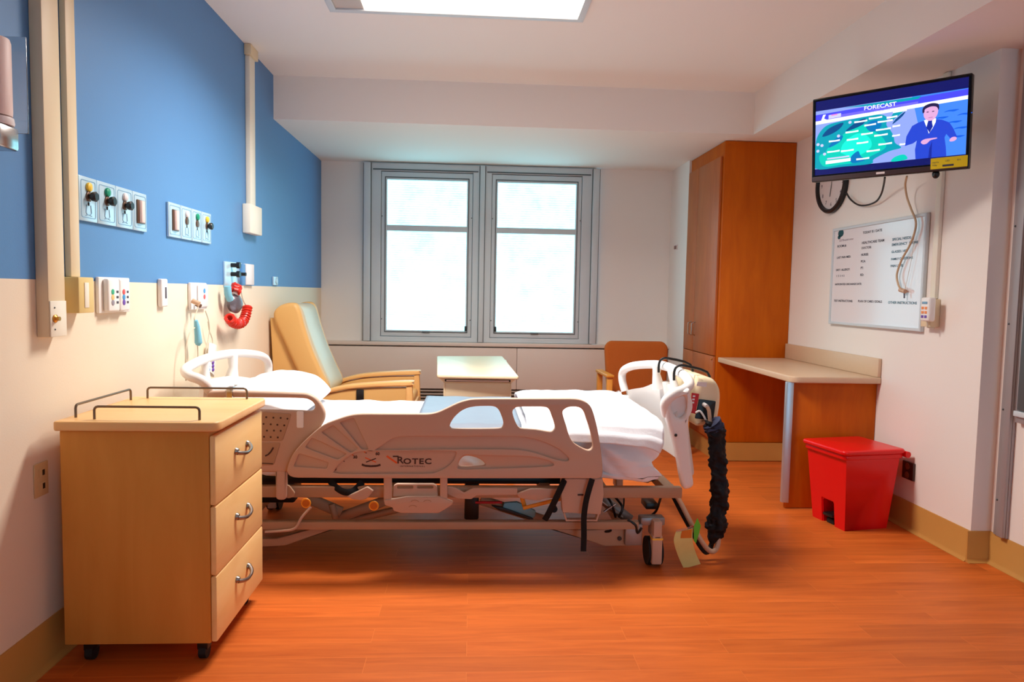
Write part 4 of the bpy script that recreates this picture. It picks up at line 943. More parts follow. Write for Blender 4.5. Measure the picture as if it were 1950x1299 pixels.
# ------------------------------------------------------------------ things on the left wall
def wl(px, py, out=0.0): return W(px, py, 0, XL+out)
def lbox(mb, y0, y1, z0, z1, d0, d1, bev=0.002, mi=0): return mb.box(XL+d0, XL+d1, y0, y1, z0, z1, bev, mi)
def left_wall():
    # tall raceways
    t = thing('raceway', 'widest cream cable raceway running down the blue wall, switch plate at its foot', 'cable raceway', (XL, 2.36, 1.09), 'cable raceways on the walls')
    za = wl(75, 642).z
    MB().box(XL+0.001, XL+0.040, 2.312, 2.404, za, ZC-0.002, 0.003).build('channel', 'race', t)
    zs = wl(105, 573, 0.04).z
    p = MB().box(XL+0.0402, XL+0.044, 2.314, 2.402, za+0.001, zs, 0.0015).build('switch_plate', 'race_w', t)
    c = wl(108, 607, 0.05)
    MB().lathe([(0.013, 0), (0.013, 0.004), (0.007, 0.008), (0.007, 0.016)], (XL+0.044, c.y, c.z), X, 18).build('key_switch', 'gold', p)
    for z in (c.z+0.035, c.z-0.035): MB().sphere((XL+0.0442, c.y, z), 0.003, seg=8).build('screw', 'alu_dark', p)
    t = thing('raceway', 'slim cream raceway just behind the widest one, running into a tan box', 'cable raceway', (XL, 2.5, 1.28), 'cable raceways on the walls')
    zb1, zb0 = wl(118, 527).z, wl(140, 597, 0.05).z
    MB().box(XL+0.001, XL+0.022, 2.475, 2.532, zb1+0.001, ZC-0.002, 0.003).build('channel', 'race', t)
    b = MB().box(XL+0.001, XL+0.058, 2.452, 2.548, zb0, zb1, 0.004).build('junction_box', 'box_tan', t)
    MB().box(XL+0.0582, XL+0.060, 2.485, 2.512, zb0+0.018, zb1-0.018, 0.001).build('cover_strip', 'race_w', b)
    t = thing('raceway', 'slim ivory raceway on the blue wall nearest the window, ending in a white box', 'cable raceway', (XL, 4.48, 1.6), 'cable raceways on the walls')
    zb1, zb0 = wl(476, 393).z, wl(476, 447).z
    MB().box(XL+0.001, XL+0.03, 4.40, 4.50, zb1+0.001, ZC-0.065, 0.003).build('channel', 'race_w', t)
    MB().box(XL+0.001, XL+0.042, 4.385, 4.53, ZC-0.064, ZC-0.002, 0.003).build('top_fitting', 'race', t)
    b = MB().box(XL+0.001, XL+0.05, 4.33, 4.565, zb0, zb1, 0.006).build('junction_box', 'race_w', t)
    # medical gas outlets: two banks of four
    z0, z1 = 1.476, 1.632
    def outlet(y0, y1, cap, adapter, label, group):
        t = thing('gas_outlet', label, 'wall outlet', (XL, (y0+y1)/2, (z0+z1)/2), group)
        yc = (y0+y1)/2; w = y1-y0
        pl = MB().box(XL+0.0005, XL+0.012, y0+0.0015, y1-0.0015, z0, z1, 0.003).build('plate', 'plate', t)
        MB().plate([rounded(rect(y0+0.012, y1-0.012, z0+0.012, z1-0.012), 0.01, 4), rounded(rect(y0+0.0145, y1-0.0145, z0+0.0145, z1-0.0145), 0.009, 4)], (XL+0.0123, 0, 0), Y, Z, 0.0012).build('plate_line', 'plate_edge', pl)
        if cap is None:
            MB().box(XL+0.0125, XL+0.018, yc-0.032, yc+0.032, z0+0.03, z1-0.03, 0.002).build('bracket_back', 'brown_metal', t)
            MB().plate(rounded([(0, yc-0.022), (0.011, yc-0.016), (0.011, yc+0.010), (0, yc+0.018)], 0.004, 3), (XL+0.018, 0, (z0+z1)/2), X, Y, 0.088, 0.002).build('slide_bracket', 'pink', t)
            return
        MB().lathe([(0.016, 0), (0.017, 0.004), (0.015, 0.008), (0.008, 0.011), (0, 0.012)], (XL+0.0125, yc, z1-0.035), X, 20).build('colour_cap', cap, t)
        zc = z1-0.068
        MB().lathe([(0.018, 0), (0.018, 0.004), (0.013, 0.006)], (XL+0.0125, yc, zc), X, 20).build('socket', 'brown_metal', t)
        if adapter:
            MB().lathe([(0.009, 0.006), (0.009, 0.012), (0.016, 0.014), (0.018, 0.026), (0.014, 0.030)], (XL+0.0125, yc, zc), X, 20).build('adapter', 'black', t)
        MB().tube([(XL+0.0125, yc, zc-0.02), (XL+0.0125, yc, zc-0.032)], 0.003, 6).build('index_pin', 'black', t)
        m = MB()
        for s in (-1, 1): m.tube([(XL+0.0125, yc+s*0.014, zc-0.03), (XL+0.0125, yc+s*0.018, z0+0.03), (XL+0.0125, yc+s*0.008, z0+0.022)], 0.0014, 6)
        m.tube([(XL+0.0125, yc-0.02, z0+0.02), (XL+0.0125, yc, z0+0.024), (XL+0.0125, yc+0.02, z0+0.02)], 0.0014, 6)
        m.build('printed_outline', 'plate_edge', t)
    ys = [wl(q, 390).y for q in (144, 179, 215, 247, 274)]
    A = 'left bank of wall outlets beside the raceway'; B = 'right bank of wall outlets over the bed head'
    outlet(ys[0], ys[1], 'yellow', True, 'outlet plate with yellow cap and black knob, right beside the raceway', A)
    outlet(ys[1], ys[2], 'teal', True, 'outlet plate with green cap and black knob, in the bank beside the raceway', A)
    outlet(ys[2], ys[3], 'cap_w', True, 'outlet plate with white cap and black knob, in the bank beside the raceway', A)
    outlet(ys[3], ys[4], None, False, 'plate with vertical slide bracket, right end of bank beside the raceway', A)
    ys = [wl(q, 430).y for q in (316, 340, 361, 380, 398)]
    outlet(ys[0], ys[1], None, False, 'plate with vertical slide bracket, left end of bank over the bed head', B)
    outlet(ys[1], ys[2], 'cap_w', False, 'outlet plate with white cap and no knob, in bank over the bed head', B)
    outlet(ys[2], ys[3], 'teal', False, 'outlet plate with green cap and no knob, in bank over the bed head', B)
    outlet(ys[3], ys[4], 'yellow', True, 'outlet plate with yellow cap and black knob, right end of bank over the bed head', B)
    # nurse call station
    y0, y1 = wl(181, 560).y, wl(248, 560, 0.015).y; z1, z0 = wl(181, 527).z, wl(181, 597).z
    t = thing('call_station', 'ivory double call station with coloured buttons on the left wall', 'call station', (XL, (y0+y1)/2, (z0+z1)/2))
    MB().box(XL+0.0005, XL+0.014, y0, y1, z0, z1, 0.004).build('wall_mount', 'white_pl', t)
    e = 0.036
    for pa, pb, cols in ((207, 228.5, ('btn_g', 'btn_y', 'btn_gr')), (229.5, 247, ('btn_r', 'btn_b', 'purple'))):
        a, b = wl(pa, 560, e).y, wl(pb, 560, e).y
        h = MB().box(XL+0.0145, XL+e, a, b, z0+0.006, z1-0.006, 0.007, seg=3).build('handset', 'white_pl', t)
        for k, c in enumerate(cols):
            zz = z1-0.055-k*0.020
            MB().lathe([(0.011, 0), (0.011, 0.001), (0.007, 0.002)], (XL+e+0.0002, a+(b-a)*0.36, zz), X, 14).build('button', c, h)
            MB().box(XL+e+0.0002, XL+e+0.001, a+(b-a)*0.68, a+(b-a)*0.86, zz-0.004, zz+0.005).build('print_mark', 'ink', h)
    # small white switch station
    y0, y1 = wl(299, 557).y, wl(320, 557, 0.022).y; z1, z0 = wl(305, 531).z, wl(305, 584).z
    t = thing('wall_station', 'narrow white station with one dark slot between the call stations', 'wall station', (XL, (y0+y1)/2, (z0+z1)/2))
    MB().box(XL+0.0005, XL+0.022, y0, y1, z0, z1, 0.006, seg=3).build('wall_mount', 'white_pl', t)
    MB().box(XL+0.0222, XL+0.0235, y1-0.03, y1-0.016, (z0+z1)/2-0.025, (z0+z1)/2+0.025, 0.0005).build('slot', 'ink', t)
    # second call station with cord and pendants
    y0, y1 = wl(357, 565).y, wl(396, 565, 0.022).y; z1, z0 = wl(362, 538).z, wl(362, 590).z
    t = thing('call_station', 'white call station with dangling cords above the bed head', 'call station', (XL, (y0+y1)/2, (z0+z1)/2))
    MB().box(XL+0.0005, XL+0.018, y0, y1, z0, z1, 0.006).build('wall_mount', 'white_pl', t)
    MB().box(XL+0.0185, XL+0.026, y0+0.07, y1-0.006, z0+0.012, z1-0.012, 0.004).build('front_plate', 'cap_w', t)
    for k, c in enumerate(('btn_b', 'btn_r')):
        MB().lathe([(0.012, 0), (0.012, 0.002)], (XL+0.0262, y1-0.06, z1-0.04-k*0.03), X, 14).build('button', c, t)
    q = wl(381, 577, 0.05)
    MB().cyl((XL+0.0265, q.y-0.035, z0+0.045), (XL+0.06, q.y-0.035, z0+0.03), 0.012, seg=14).build('cord_plug', 'hose', t)
    MB().cyl((XL+0.0265, q.y+0.01, z0+0.028), (XL+0.05, q.y+0.01, z0+0.018), 0.010, seg=14).build('cord_plug', 'brown_metal', t)
    H = lambda l, o=0.05: [wl(a, b, o) for a, b in l]
    t = thing('call_pendant', 'aqua handled call pendant hanging on looped cords above the bed head', 'pendant', (XL, wl(377, 650).y, 0.8))
    MB().tube(H([(373, 610), (375, 622), (377, 640), (378, 653), (377, 656)], 0.055), [0.009, 0.014, 0.016, 0.018, 0.012], 12).build('handle', 'aqua', t)
    MB().tube(catmull(H([(379, 578), (374, 595), (370, 607), (373, 612)]), 6, False), 0.003, 6).build('cord', 'cord', t)
    MB().tube(catmull(H([(371, 624), (362, 633), (355, 660), (353, 700), (354, 725)]), 6, False), 0.003, 6).build('cord', 'cord', t)
    MB().tube(catmull(H([(376, 656), (377, 680), (376, 700)]), 6, False), 0.003, 6).build('cord', 'cord', t)
    MB().tube(catmull(H([(391, 592), (397, 610), (399, 630), (396, 650), (392, 670), (391, 700)], 0.07), 6, False), 0.003, 6).build('cord', 'cord', t)
    yq = wl(402, 690, 0.04).y
    t = thing('hand_control', 'white hand control with blue buttons hung behind the bed headboard', 'hand control', (XL+0.04, yq, 0.8))
    p = H([(405, 656), (404, 668), (403, 680), (402, 700), (400, 712)], 0.03)
    MB().tube(p, (0.014, 0.05), 12, flat=(1, 0, 0)).build('body', 'white_pl', t)
    MB().tube(catmull(H([(405, 656), (404, 645), (399, 630), (396, 612)], 0.03), 5, False), 0.003, 6).build('cord', 'cord', t)
    for k in range(6):
        MB().sphere(wl(398+(k % 2)*8, 690+(k//2)*7, 0.045), (0.004, 0.014, 0.010), seg=8).build('button', 'purple' if k % 2 else 'btn_b', t)
    # suction bracket with red coil
    y0, y1 = wl(428, 520).y, wl(458, 520).y; z1, z0 = wl(430, 498).z, wl(445, 545).z
    t = thing('suction_bracket', 'pale wall bracket with black fittings at the blue edge beside the raceway box', 'wall bracket', (XL, (y0+y1)/2, 1.34))
    MB().box(XL+0.0005, XL+0.012, y0-0.03, y1, z0, z1, 0.003).build('plate', 'plate', t)
    MB().box(XL+0.0005, XL+0.02, y1+0.05, y1+0.20, z0+0.01, z1, 0.003).build('plate', 'cap_w', t)
    for py in (505, 522): MB().lathe([(0.012, 0), (0.012, 0.03), (0.018, 0.032), (0.018, 0.05)], (XL+0.0125, wl(436, py).y, wl(436, py).z), X, 14).build('fitting', 'black', t)
    MB().lathe([(0.010, 0), (0.010, 0.05)], (XL+0.0125, wl(448, 522).y, wl(448, 522).z), X, 14).build('fitting', 'black', t)
    MB().box(XL+0.012, XL+0.03, wl(452, 520).y, wl(458, 520).y, z0+0.005, z1-0.005, 0.003).build('holder', 'blue', t)
    t = thing('oxygen_regulator', 'smoky round regulator with red coiled hose hanging below the wall bracket', 'regulator', (XL, wl(440, 580).y, 1.1))
    MB().lathe([(0.02, 0), (0.05, 0.008), (0.055, 0.03), (0.04, 0.045), (0.02, 0.05)], wl(441, 578, 0.03), Vector((1, -0.35, 0)), 24).build('gauge', 'gauge', t)
    MB().tube(H([(433, 545), (434, 560), (438, 570)], 0.05), 0.02, 10).build('tube', 'aqua', t)
    MB().tube(H([(446, 562), (450, 552), (452, 545)], 0.05), 0.022, 10).build('hanging_stem', 'pink', t)
    def coil(l, o, r, turns, nm):
        c = catmull(H(l, o), 30, False); n = len(c); out = []
        for i in range(n):
            tg = (c[min(i+1, n-1)]-c[max(i-1, 0)]).normalized(); u = tg.cross(X).normalized(); v = tg.cross(u)
            a = 2*PI*turns*i/(n-1); out.append(c[i]+u*r*math.cos(a)+v*r*math.sin(a))
        MB().tube(out, 0.0085, 6).build(nm, 'redcoil', t)
    coil([(437, 605), (443, 613), (452, 617), (462, 613), (468, 600), (471, 585)], 0.07, 0.022, 15, 'coil_hose')
    coil([(451, 545), (448, 556)], 0.06, 0.024, 4, 'coil_hose')
    MB().tube(catmull(H([(459, 548), (461, 565), (466, 578), (471, 584)], 0.06), 5, False), 0.003, 6).build('thin_line', 'cord', t)
    # little switch by the far corner
    q = wl(522, 535)
    solo(MB().box(XL+0.0005, XL+0.014, q.y-0.05, q.y+0.05, q.z-0.03, q.z+0.03, 0.004).cyl((XL+0.0145, q.y, q.z), (XL+0.022, q.y, q.z), 0.02), 'wall_switch', 'plate', 'tiny pale blue wall switch above the recliner back', 'switch', (XL, q.y, q.z))
    # socket low on the wall
    y0, y1 = wl(63, 910).y, wl(89, 910).y; z1, z0 = wl(76, 881).z, wl(76, 945).z
    t = thing('wall_outlet', 'almond duplex wall outlet low on the cream wall beside the cabinet', 'wall outlet', (XL, (y0+y1)/2, (z0+z1)/2))
    MB().box(XL+0.0005, XL+0.006, y0, y1, z0, z1, 0.002).build('plate', 'almond', t)
    for s in (-1, 1):
        zc = (z0+z1)/2+s*0.022
        f = MB().box(XL+0.0062, XL+0.008, (y0+y1)/2-0.016, (y0+y1)/2+0.016, zc-0.014, zc+0.014, 0.001).build('socket', 'almond', t)
        MB().box(XL+0.0081, XL+0.0086, (y0+y1)/2+0.0, (y0+y1)/2+0.012, zc-0.009, zc+0.009).build('slots', 'black', f)
    # holder at the left edge of the view
    yc = 2.035
    t = thing('wall_dispenser', 'clear covered dispenser with chrome end at left edge of blue wall', 'dispenser', (XL, yc, 1.78))
    zt, zb = 1.905, 1.70
    MB().lathe([(0.045, 0), (0.046, 0.01), (0.046, zt-zb-0.01), (0.043, zt-zb)], (XL+0.075, yc-0.015, zb+0.005), Z, 28).build('canister', 'pink', t)
    MB().lathe([(0.048, 0), (0.05, 0.006), (0.048, 0.02)], (XL+0.075, yc-0.015, zb-0.02), Z, 28).build('collar', 'cap_w', t)
    MB().box(XL+0.03, XL+0.12, yc-0.06, yc+0.025, zb-0.085, zb-0.022, 0.008).build('chrome_base', 'chrome', t)
    MB().box(XL+0.001, XL+0.13, yc+0.046, yc+0.052, zb-0.03, zt+0.03, 0.002).build('clear_cover', 'clear', t)
    MB().box(XL+0.001, XL+0.028, yc-0.05, yc+0.03, zb-0.08, zt, 0.002).build('wall_mount', 'cap_w', t)
left_wall()

# ------------------------------------------------------------------ things on the right wall
def wr(px, py, out=0.0): return W(px, py, 0, XR-out)
def tv():
    TL, TR = Vector((1.737, 3.60, 2.271)), Vector((2.222, 3.10, 2.273))
    d = (TR-TL); d.z = 0; w = d.length; d.normalize()
    h = 0.418
    bk = Vector((-d.y, d.x, 0))           # points to the wall
    if bk.x < 0: bk = -bk
    up = Vector((-0.030*bk.x/0.417, -0.030*bk.y/0.417, 0)); up = (Z+up*1.25).normalized()
    o = TL - up*h*1.0                      # lower left corner
    n = d.cross(up)                        # out of the screen, into the room
    if n.dot(bk) > 0: n = -n
    t = thing('television', 'black flat television on a wall arm showing a weather forecast', 'television', tuple(TL+d*w/2-up*h/2))
    P = lambda a, b, c=0.0: o + d*a + up*b + n*c
    def pl(loops, c, th, name, m, par, bev=0.0): return MB().plate(loops, P(0, 0, c), d, up, th, bev).build(name, m, par)
    pl(rounded(rect(0, w, 0, h), 0.006, 3), -0.02, 0.04, 'cabinet', 'black', t, 0.004)
    pl([rounded(rect(0, w, 0, h), 0.006, 3), rect(0.014, w-0.014, 0.034, h-0.014)], 0.003, 0.006, 'bezel', 'tvbez', t, 0.002)
    pl(rounded(rect(0.004, w-0.004, 0.004, 0.026), 0.004, 3), 0.0075, 0.003, 'lower_trim', 'tvtrim', t, 0.001)
    # picture: flat shapes on the screen
    sx0, sx1, sy0, sy1 = 0.014, w-0.014, 0.034, h-0.014
    sw, sh = sx1-sx0, sy1-sy0
    mb = MB(); mats = []
    lay = [0]
    def em(key):
        if key not in mats: mats.append(key)
        return mats.index(key)
    def S(pts, key):
        lay[0] += 1
        mb.poly([P(sx0+u*sw, sy0+v*sh, 0.0006+lay[0]*0.00002) for u, v in pts], em(key))
    def SC_(pts, key, n=4): S([tuple(p) for p in catmull(pts, n)], key)
    S(rect(0, 1, 0, 1), 's_navy')
    y0, y1 = 0.085, 0.87
    S(rect(0, 1, y0, y1), 's_blue')
    S([(0, y0), (0.70, y0), (0.74, 0.3), (0.7, 0.55), (0.66, y1), (0, y1)], 's_lilac')
    SC_([(0.0, 0.10), (0.0, 0.40), (0.02, 0.55), (0.08, 0.66), (0.18, 0.69), (0.30, 0.70), (0.44, 0.71), (0.50, 0.66), (0.50, 0.56), (0.53, 0.48), (0.55, 0.40), (0.56, 0.32), (0.60, 0.25), (0.52, 0.22), (0.42, 0.14), (0.40, y0), (0.2, y0)], 's_teal')
    SC_([(0.10, 0.14), (0.08, 0.32), (0.16, 0.44), (0.24, 0.56), (0.36, 0.60), (0.42, 0.50), (0.48, 0.40), (0.50, 0.28), (0.42, 0.20), (0.30, 0.12)], 's_green')
    SC_([(0.20, 0.20), (0.20, 0.38), (0.30, 0.50), (0.38, 0.44), (0.40, 0.30), (0.30, 0.2)], 's_bright')
    SC_([(0.06, 0.12), (0.03, 0.26), (0.10, 0.30), (0.20, 0.26), (0.26, 0.16), (0.16, 0.11)], 's_green'); SC_([(0.27, 0.12), (0.26, 0.20), (0.31, 0.27), (0.33, 0.20), (0.36, 0.14)], 's_sea'); SC_([(0.22, 0.55), (0.30, 0.66), (0.36, 0.68), (0.33, 0.60)], 's_deep'); SC_([(0.10, 0.36), (0.14, 0.46), (0.20, 0.50), (0.18, 0.42)], 's_sea')
    SC_([(0.40, 0.50), (0.36, 0.58), (0.40, 0.64), (0.46, 0.62), (0.46, 0.54)], 's_sea')
    SC_([(0.05, 0.52), (0.10, 0.62), (0.2, 0.67), (0.18, 0.60), (0.12, 0.54)], 's_deep')
    SC_([(0.52, 0.60), (0.58, 0.66), (0.64, 0.76), (0.56, 0.74)], 's_teal')
    SC_([(0.54, 0.56), (0.60, 0.64), (0.62, 0.70), (0.56, 0.62)], 's_deep')
    SC_([(0.42, 0.13), (0.50, 0.20), (0.60, 0.22), (0.62, 0.17), (0.52, 0.15), (0.48, 0.10)], 's_lilac')
    SC_([(0.54, y0), (0.56, 0.14), (0.62, 0.16), (0.64, y0+0.01)], 's_green')
    for u, v in ((0.80, 0.55), (0.86, 0.62), (0.88, 0.48), (0.92, 0.4), (0.90, 0.3), (0.94, 0.56)):
        SC_([(u, v), (u+0.03, v+0.02), (u+0.09, v+0.015), (u+0.06, v-0.004), (u+0.03, v+0.004)], 's_sea2')
    # banner
    S([(0, 0.70), (1, 0.77), (1, 0.86), (0, 0.82)], 's_indigo')
    S([(0.12, 0.72), (0.70, 0.76), (0.70, 0.80), (0.12, 0.78)], 's_violet')
    S([(0, 0.69), (1, 0.74), (1, 0.785), (0, 0.735)], 's_white')
    S([(0.45, 0.825), (0.70, 0.83), (0.72, 0.862), (0.2, 0.865)], 's_teal')
    for (u, v, l) in ((0.28, 0.64, 0.09), (0.38, 0.66, 0.09), (0.35, 0.58, 0.08), (0.44, 0.60, 0.10), (0.22, 0.52, 0.09), (0.33, 0.47, 0.08), (0.43, 0.50, 0.10), (0.10, 0.43, 0.08), (0.23, 0.42, 0.08), (0.30, 0.36, 0.08), (0.42, 0.43, 0.09), (0.09, 0.29, 0.09), (0.19, 0.28, 0.09), (0.37, 0.24, 0.09), (0.45, 0.31, 0.09), (0.30, 0.15, 0.09), (0.54, 0.70, 0.09), (0.54, 0.52, 0.05), (0.54, 0.40, 0.05), (0.59, 0.28, 0.05), (0.50, 0.64, 0.07)):
        S([(u, v), (u+l, v+0.004), (u+l, v+0.026), (u+l*0.5, v+0.02), (u, v+0.024)], 's_white')
    for u, v in ((0.02, 0.42), (0.05, 0.40), (0.17, 0.50), (0.25, 0.66), (0.07, 0.28), (0.02, 0.33)):
        SC_(circle(u, v, 0.012, 8, 0.02), 's_lil2', 1)
    S([(0.08, 0.14), (0.26, 0.15), (0.26, 0.19), (0.08, 0.185)], 's_white')
    S([(0.09, 0.20), (0.25, 0.205), (0.25, 0.225), (0.09, 0.22)], 's_lil2')
    # station bug
    S([(0.04, 0.735), (0.055, 0.81), (0.075, 0.81), (0.062, 0.76), (0.085, 0.737)], 's_white')
    S([(0.095, 0.745), (0.185, 0.752), (0.185, 0.80), (0.095, 0.795)], 's_lil2'); S([(0.115, 0.78), (0.16, 0.783), (0.16, 0.80), (0.115, 0.797)], 's_pink')
    # presenter
    U = lambda l: [(0.645+a*0.001, 0.085+b*0.001) for a, b in l]
    S(U([(50, 0), (45, 120), (55, 230), (30, 200), (-20, 180), (-12, 300), (22, 420), (60, 452), (100, 470), (150, 472), (205, 450), (250, 405), (275, 330), (300, 220), (285, 175), (262, 205), (235, 270), (225, 230), (235, 110), (240, 0)]), 's_suit')
    S(U([(130, 0), (135, 120), (150, 200), (150, 0)]), 's_suit2')
    S(U([(95, 470), (105, 420), (120, 350), (128, 300), (150, 360), (168, 430), (170, 474), (140, 490)]), 's_white')
    S(U([(122, 460), (118, 430), (112, 380), (132, 310), (152, 380), (146, 430), (146, 460)]), 's_suit2')
    SC_(U([(92, 560), (95, 510), (112, 470), (135, 455), (158, 470), (176, 520), (180, 580), (165, 620), (130, 630), (98, 600)]), 's_skin')
    SC_(U([(86, 560), (84, 610), (100, 650), (140, 668), (178, 650), (186, 610), (182, 575), (170, 615), (135, 628), (100, 605), (96, 570)]), 's_hair')
    for a in (116, 150): SC_(U([(a-9, 566), (a, 572), (a+9, 566), (a, 560)]), 's_hair', 2)
    S(U([(122, 497), (150, 499), (148, 492), (124, 490)]), 's_lip')
    SC_(U([(80, 205), (100, 235), (140, 240), (175, 240), (178, 228), (140, 215), (118, 180), (95, 175)]), 's_skin')
    SC_(U([(255, 190), (268, 220), (290, 222), (298, 200), (285, 175), (262, 172)]), 's_skin')
    lay[0] += 3
    L = 0.0006+lay[0]*0.00002
    def tx(s, u, v, sz, key, **k): mb.text(s, sz, P(sx0+u*sw, sy0+v*sh, L), d, up, 0.0, em(key), **k)
    tx('FORECAST', 0.345, 0.79, 0.026, 's_white', bold=0.0004, sx=1.15); tx('TODAY - 12:00 PM', 0.345, 0.748, 0.013, 's_indigo', sx=1.1)
    pic = mb.build('screen', [], t, smooth=False)
    for k in mats: pic.data.materials.append(M[k])
    # marks on the cabinet
    ps = MB().plate(rounded(rect(w-0.152, w-0.004, 0.010, 0.060), 0.002, 2), P(0, 0, 0.0100), d, up, 0.001).build('yellow_sticker', 'tvyel', t, label='yellow energy sticker')
    st = MB()
    st.plate(rect(w-0.103, w-0.058, 0.018, 0.027), P(0, 0, 0.0107), d, up, 0.0004)
    st.text('HDTV', 0.010, P(w-0.145, 0.036, 0.0107), d, up, 0.0004); st.text('720p', 0.010, P(w-0.145, 0.024, 0.0107), d, up, 0.0004)
    st.text('LED', 0.010, P(w-0.092, 0.040, 0.0107), d, up, 0.0004); st.text('$13', 0.009, P(w-0.045, 0.040, 0.0107), d, up, 0.0004)
    st.build('sticker_print', 'ink', ps, smooth=False)
    MB().plate(rounded(rect(w*0.445, w*0.50, 0.011, 0.021), 0.002, 2), P(0, 0, 0.0094), d, up, 0.0006).build('maker_badge', 'cap_w', t)
    # arm and plate on the wall
    c = P(w/2, h*0.5, -0.045)
    MB().plate(rect(w/2-0.09, w/2+0.09, h/2-0.09, h/2+0.09), P(0, 0, -0.044), d, up, 0.006, 0.001).build('mount_plate', 'black', t)
    e = Vector((XR-0.018, c.y+0.06, c.z))
    MB().tube([c, c.lerp(e, 0.5)+Vector((0, 0.03, 0)), e], 0.018, 10).build('mount_arm', 'black', t)
    MB().box(XR-0.018, XR-0.002, e.y-0.05, e.y+0.05, e.z-0.11, e.z+0.11, 0.002).build('wall_bracket', 'black', t)
    pq = P(w-0.135, -0.012, -0.02)
    MB().sphere(pq, (0.016, 0.016, 0.02), seg=14).build('cable_grommet', 'black', t)
    return P, w, h
for k, c, s in (('s_navy', (12, 18, 92), 1), ('s_blue', (64, 128, 236), 1), ('s_lilac', (138, 158, 232), 1), ('s_teal', (0, 150, 170), 1), ('s_green', (0, 196, 176), 1), ('s_bright', (20, 232, 206), 1), ('s_sea', (0, 110, 176), 1), ('s_sea2', (20, 90, 214), 1), ('s_deep', (4, 70, 128), 1), ('s_indigo', (70, 70, 232), 1), ('s_violet', (110, 100, 240), 1),
                ('s_white', (244, 248, 255), 1), ('s_lil2', (196, 196, 248), 1), ('s_pink', (226, 130, 200), 1), ('s_suit', (36, 66, 196), 1), ('s_suit2', (22, 40, 150), 1), ('s_skin', (214, 160, 206), 1), ('s_hair', (34, 26, 70), 1), ('s_lip', (170, 100, 160), 1)):
    m = mat(k, (4, 4, 6), 0.25, emit=c, es=0.36); M[k] = m
M['tvbez'] = mat('gloss_black', (12, 11, 13), 0.15); M['tvtrim'] = mat('smoked_trim', (70, 54, 54), 0.3); M['tvyel'] = mat('yellow_sticker', (232, 206, 14), 0.5)
TVP, TVW, TVH = tv()
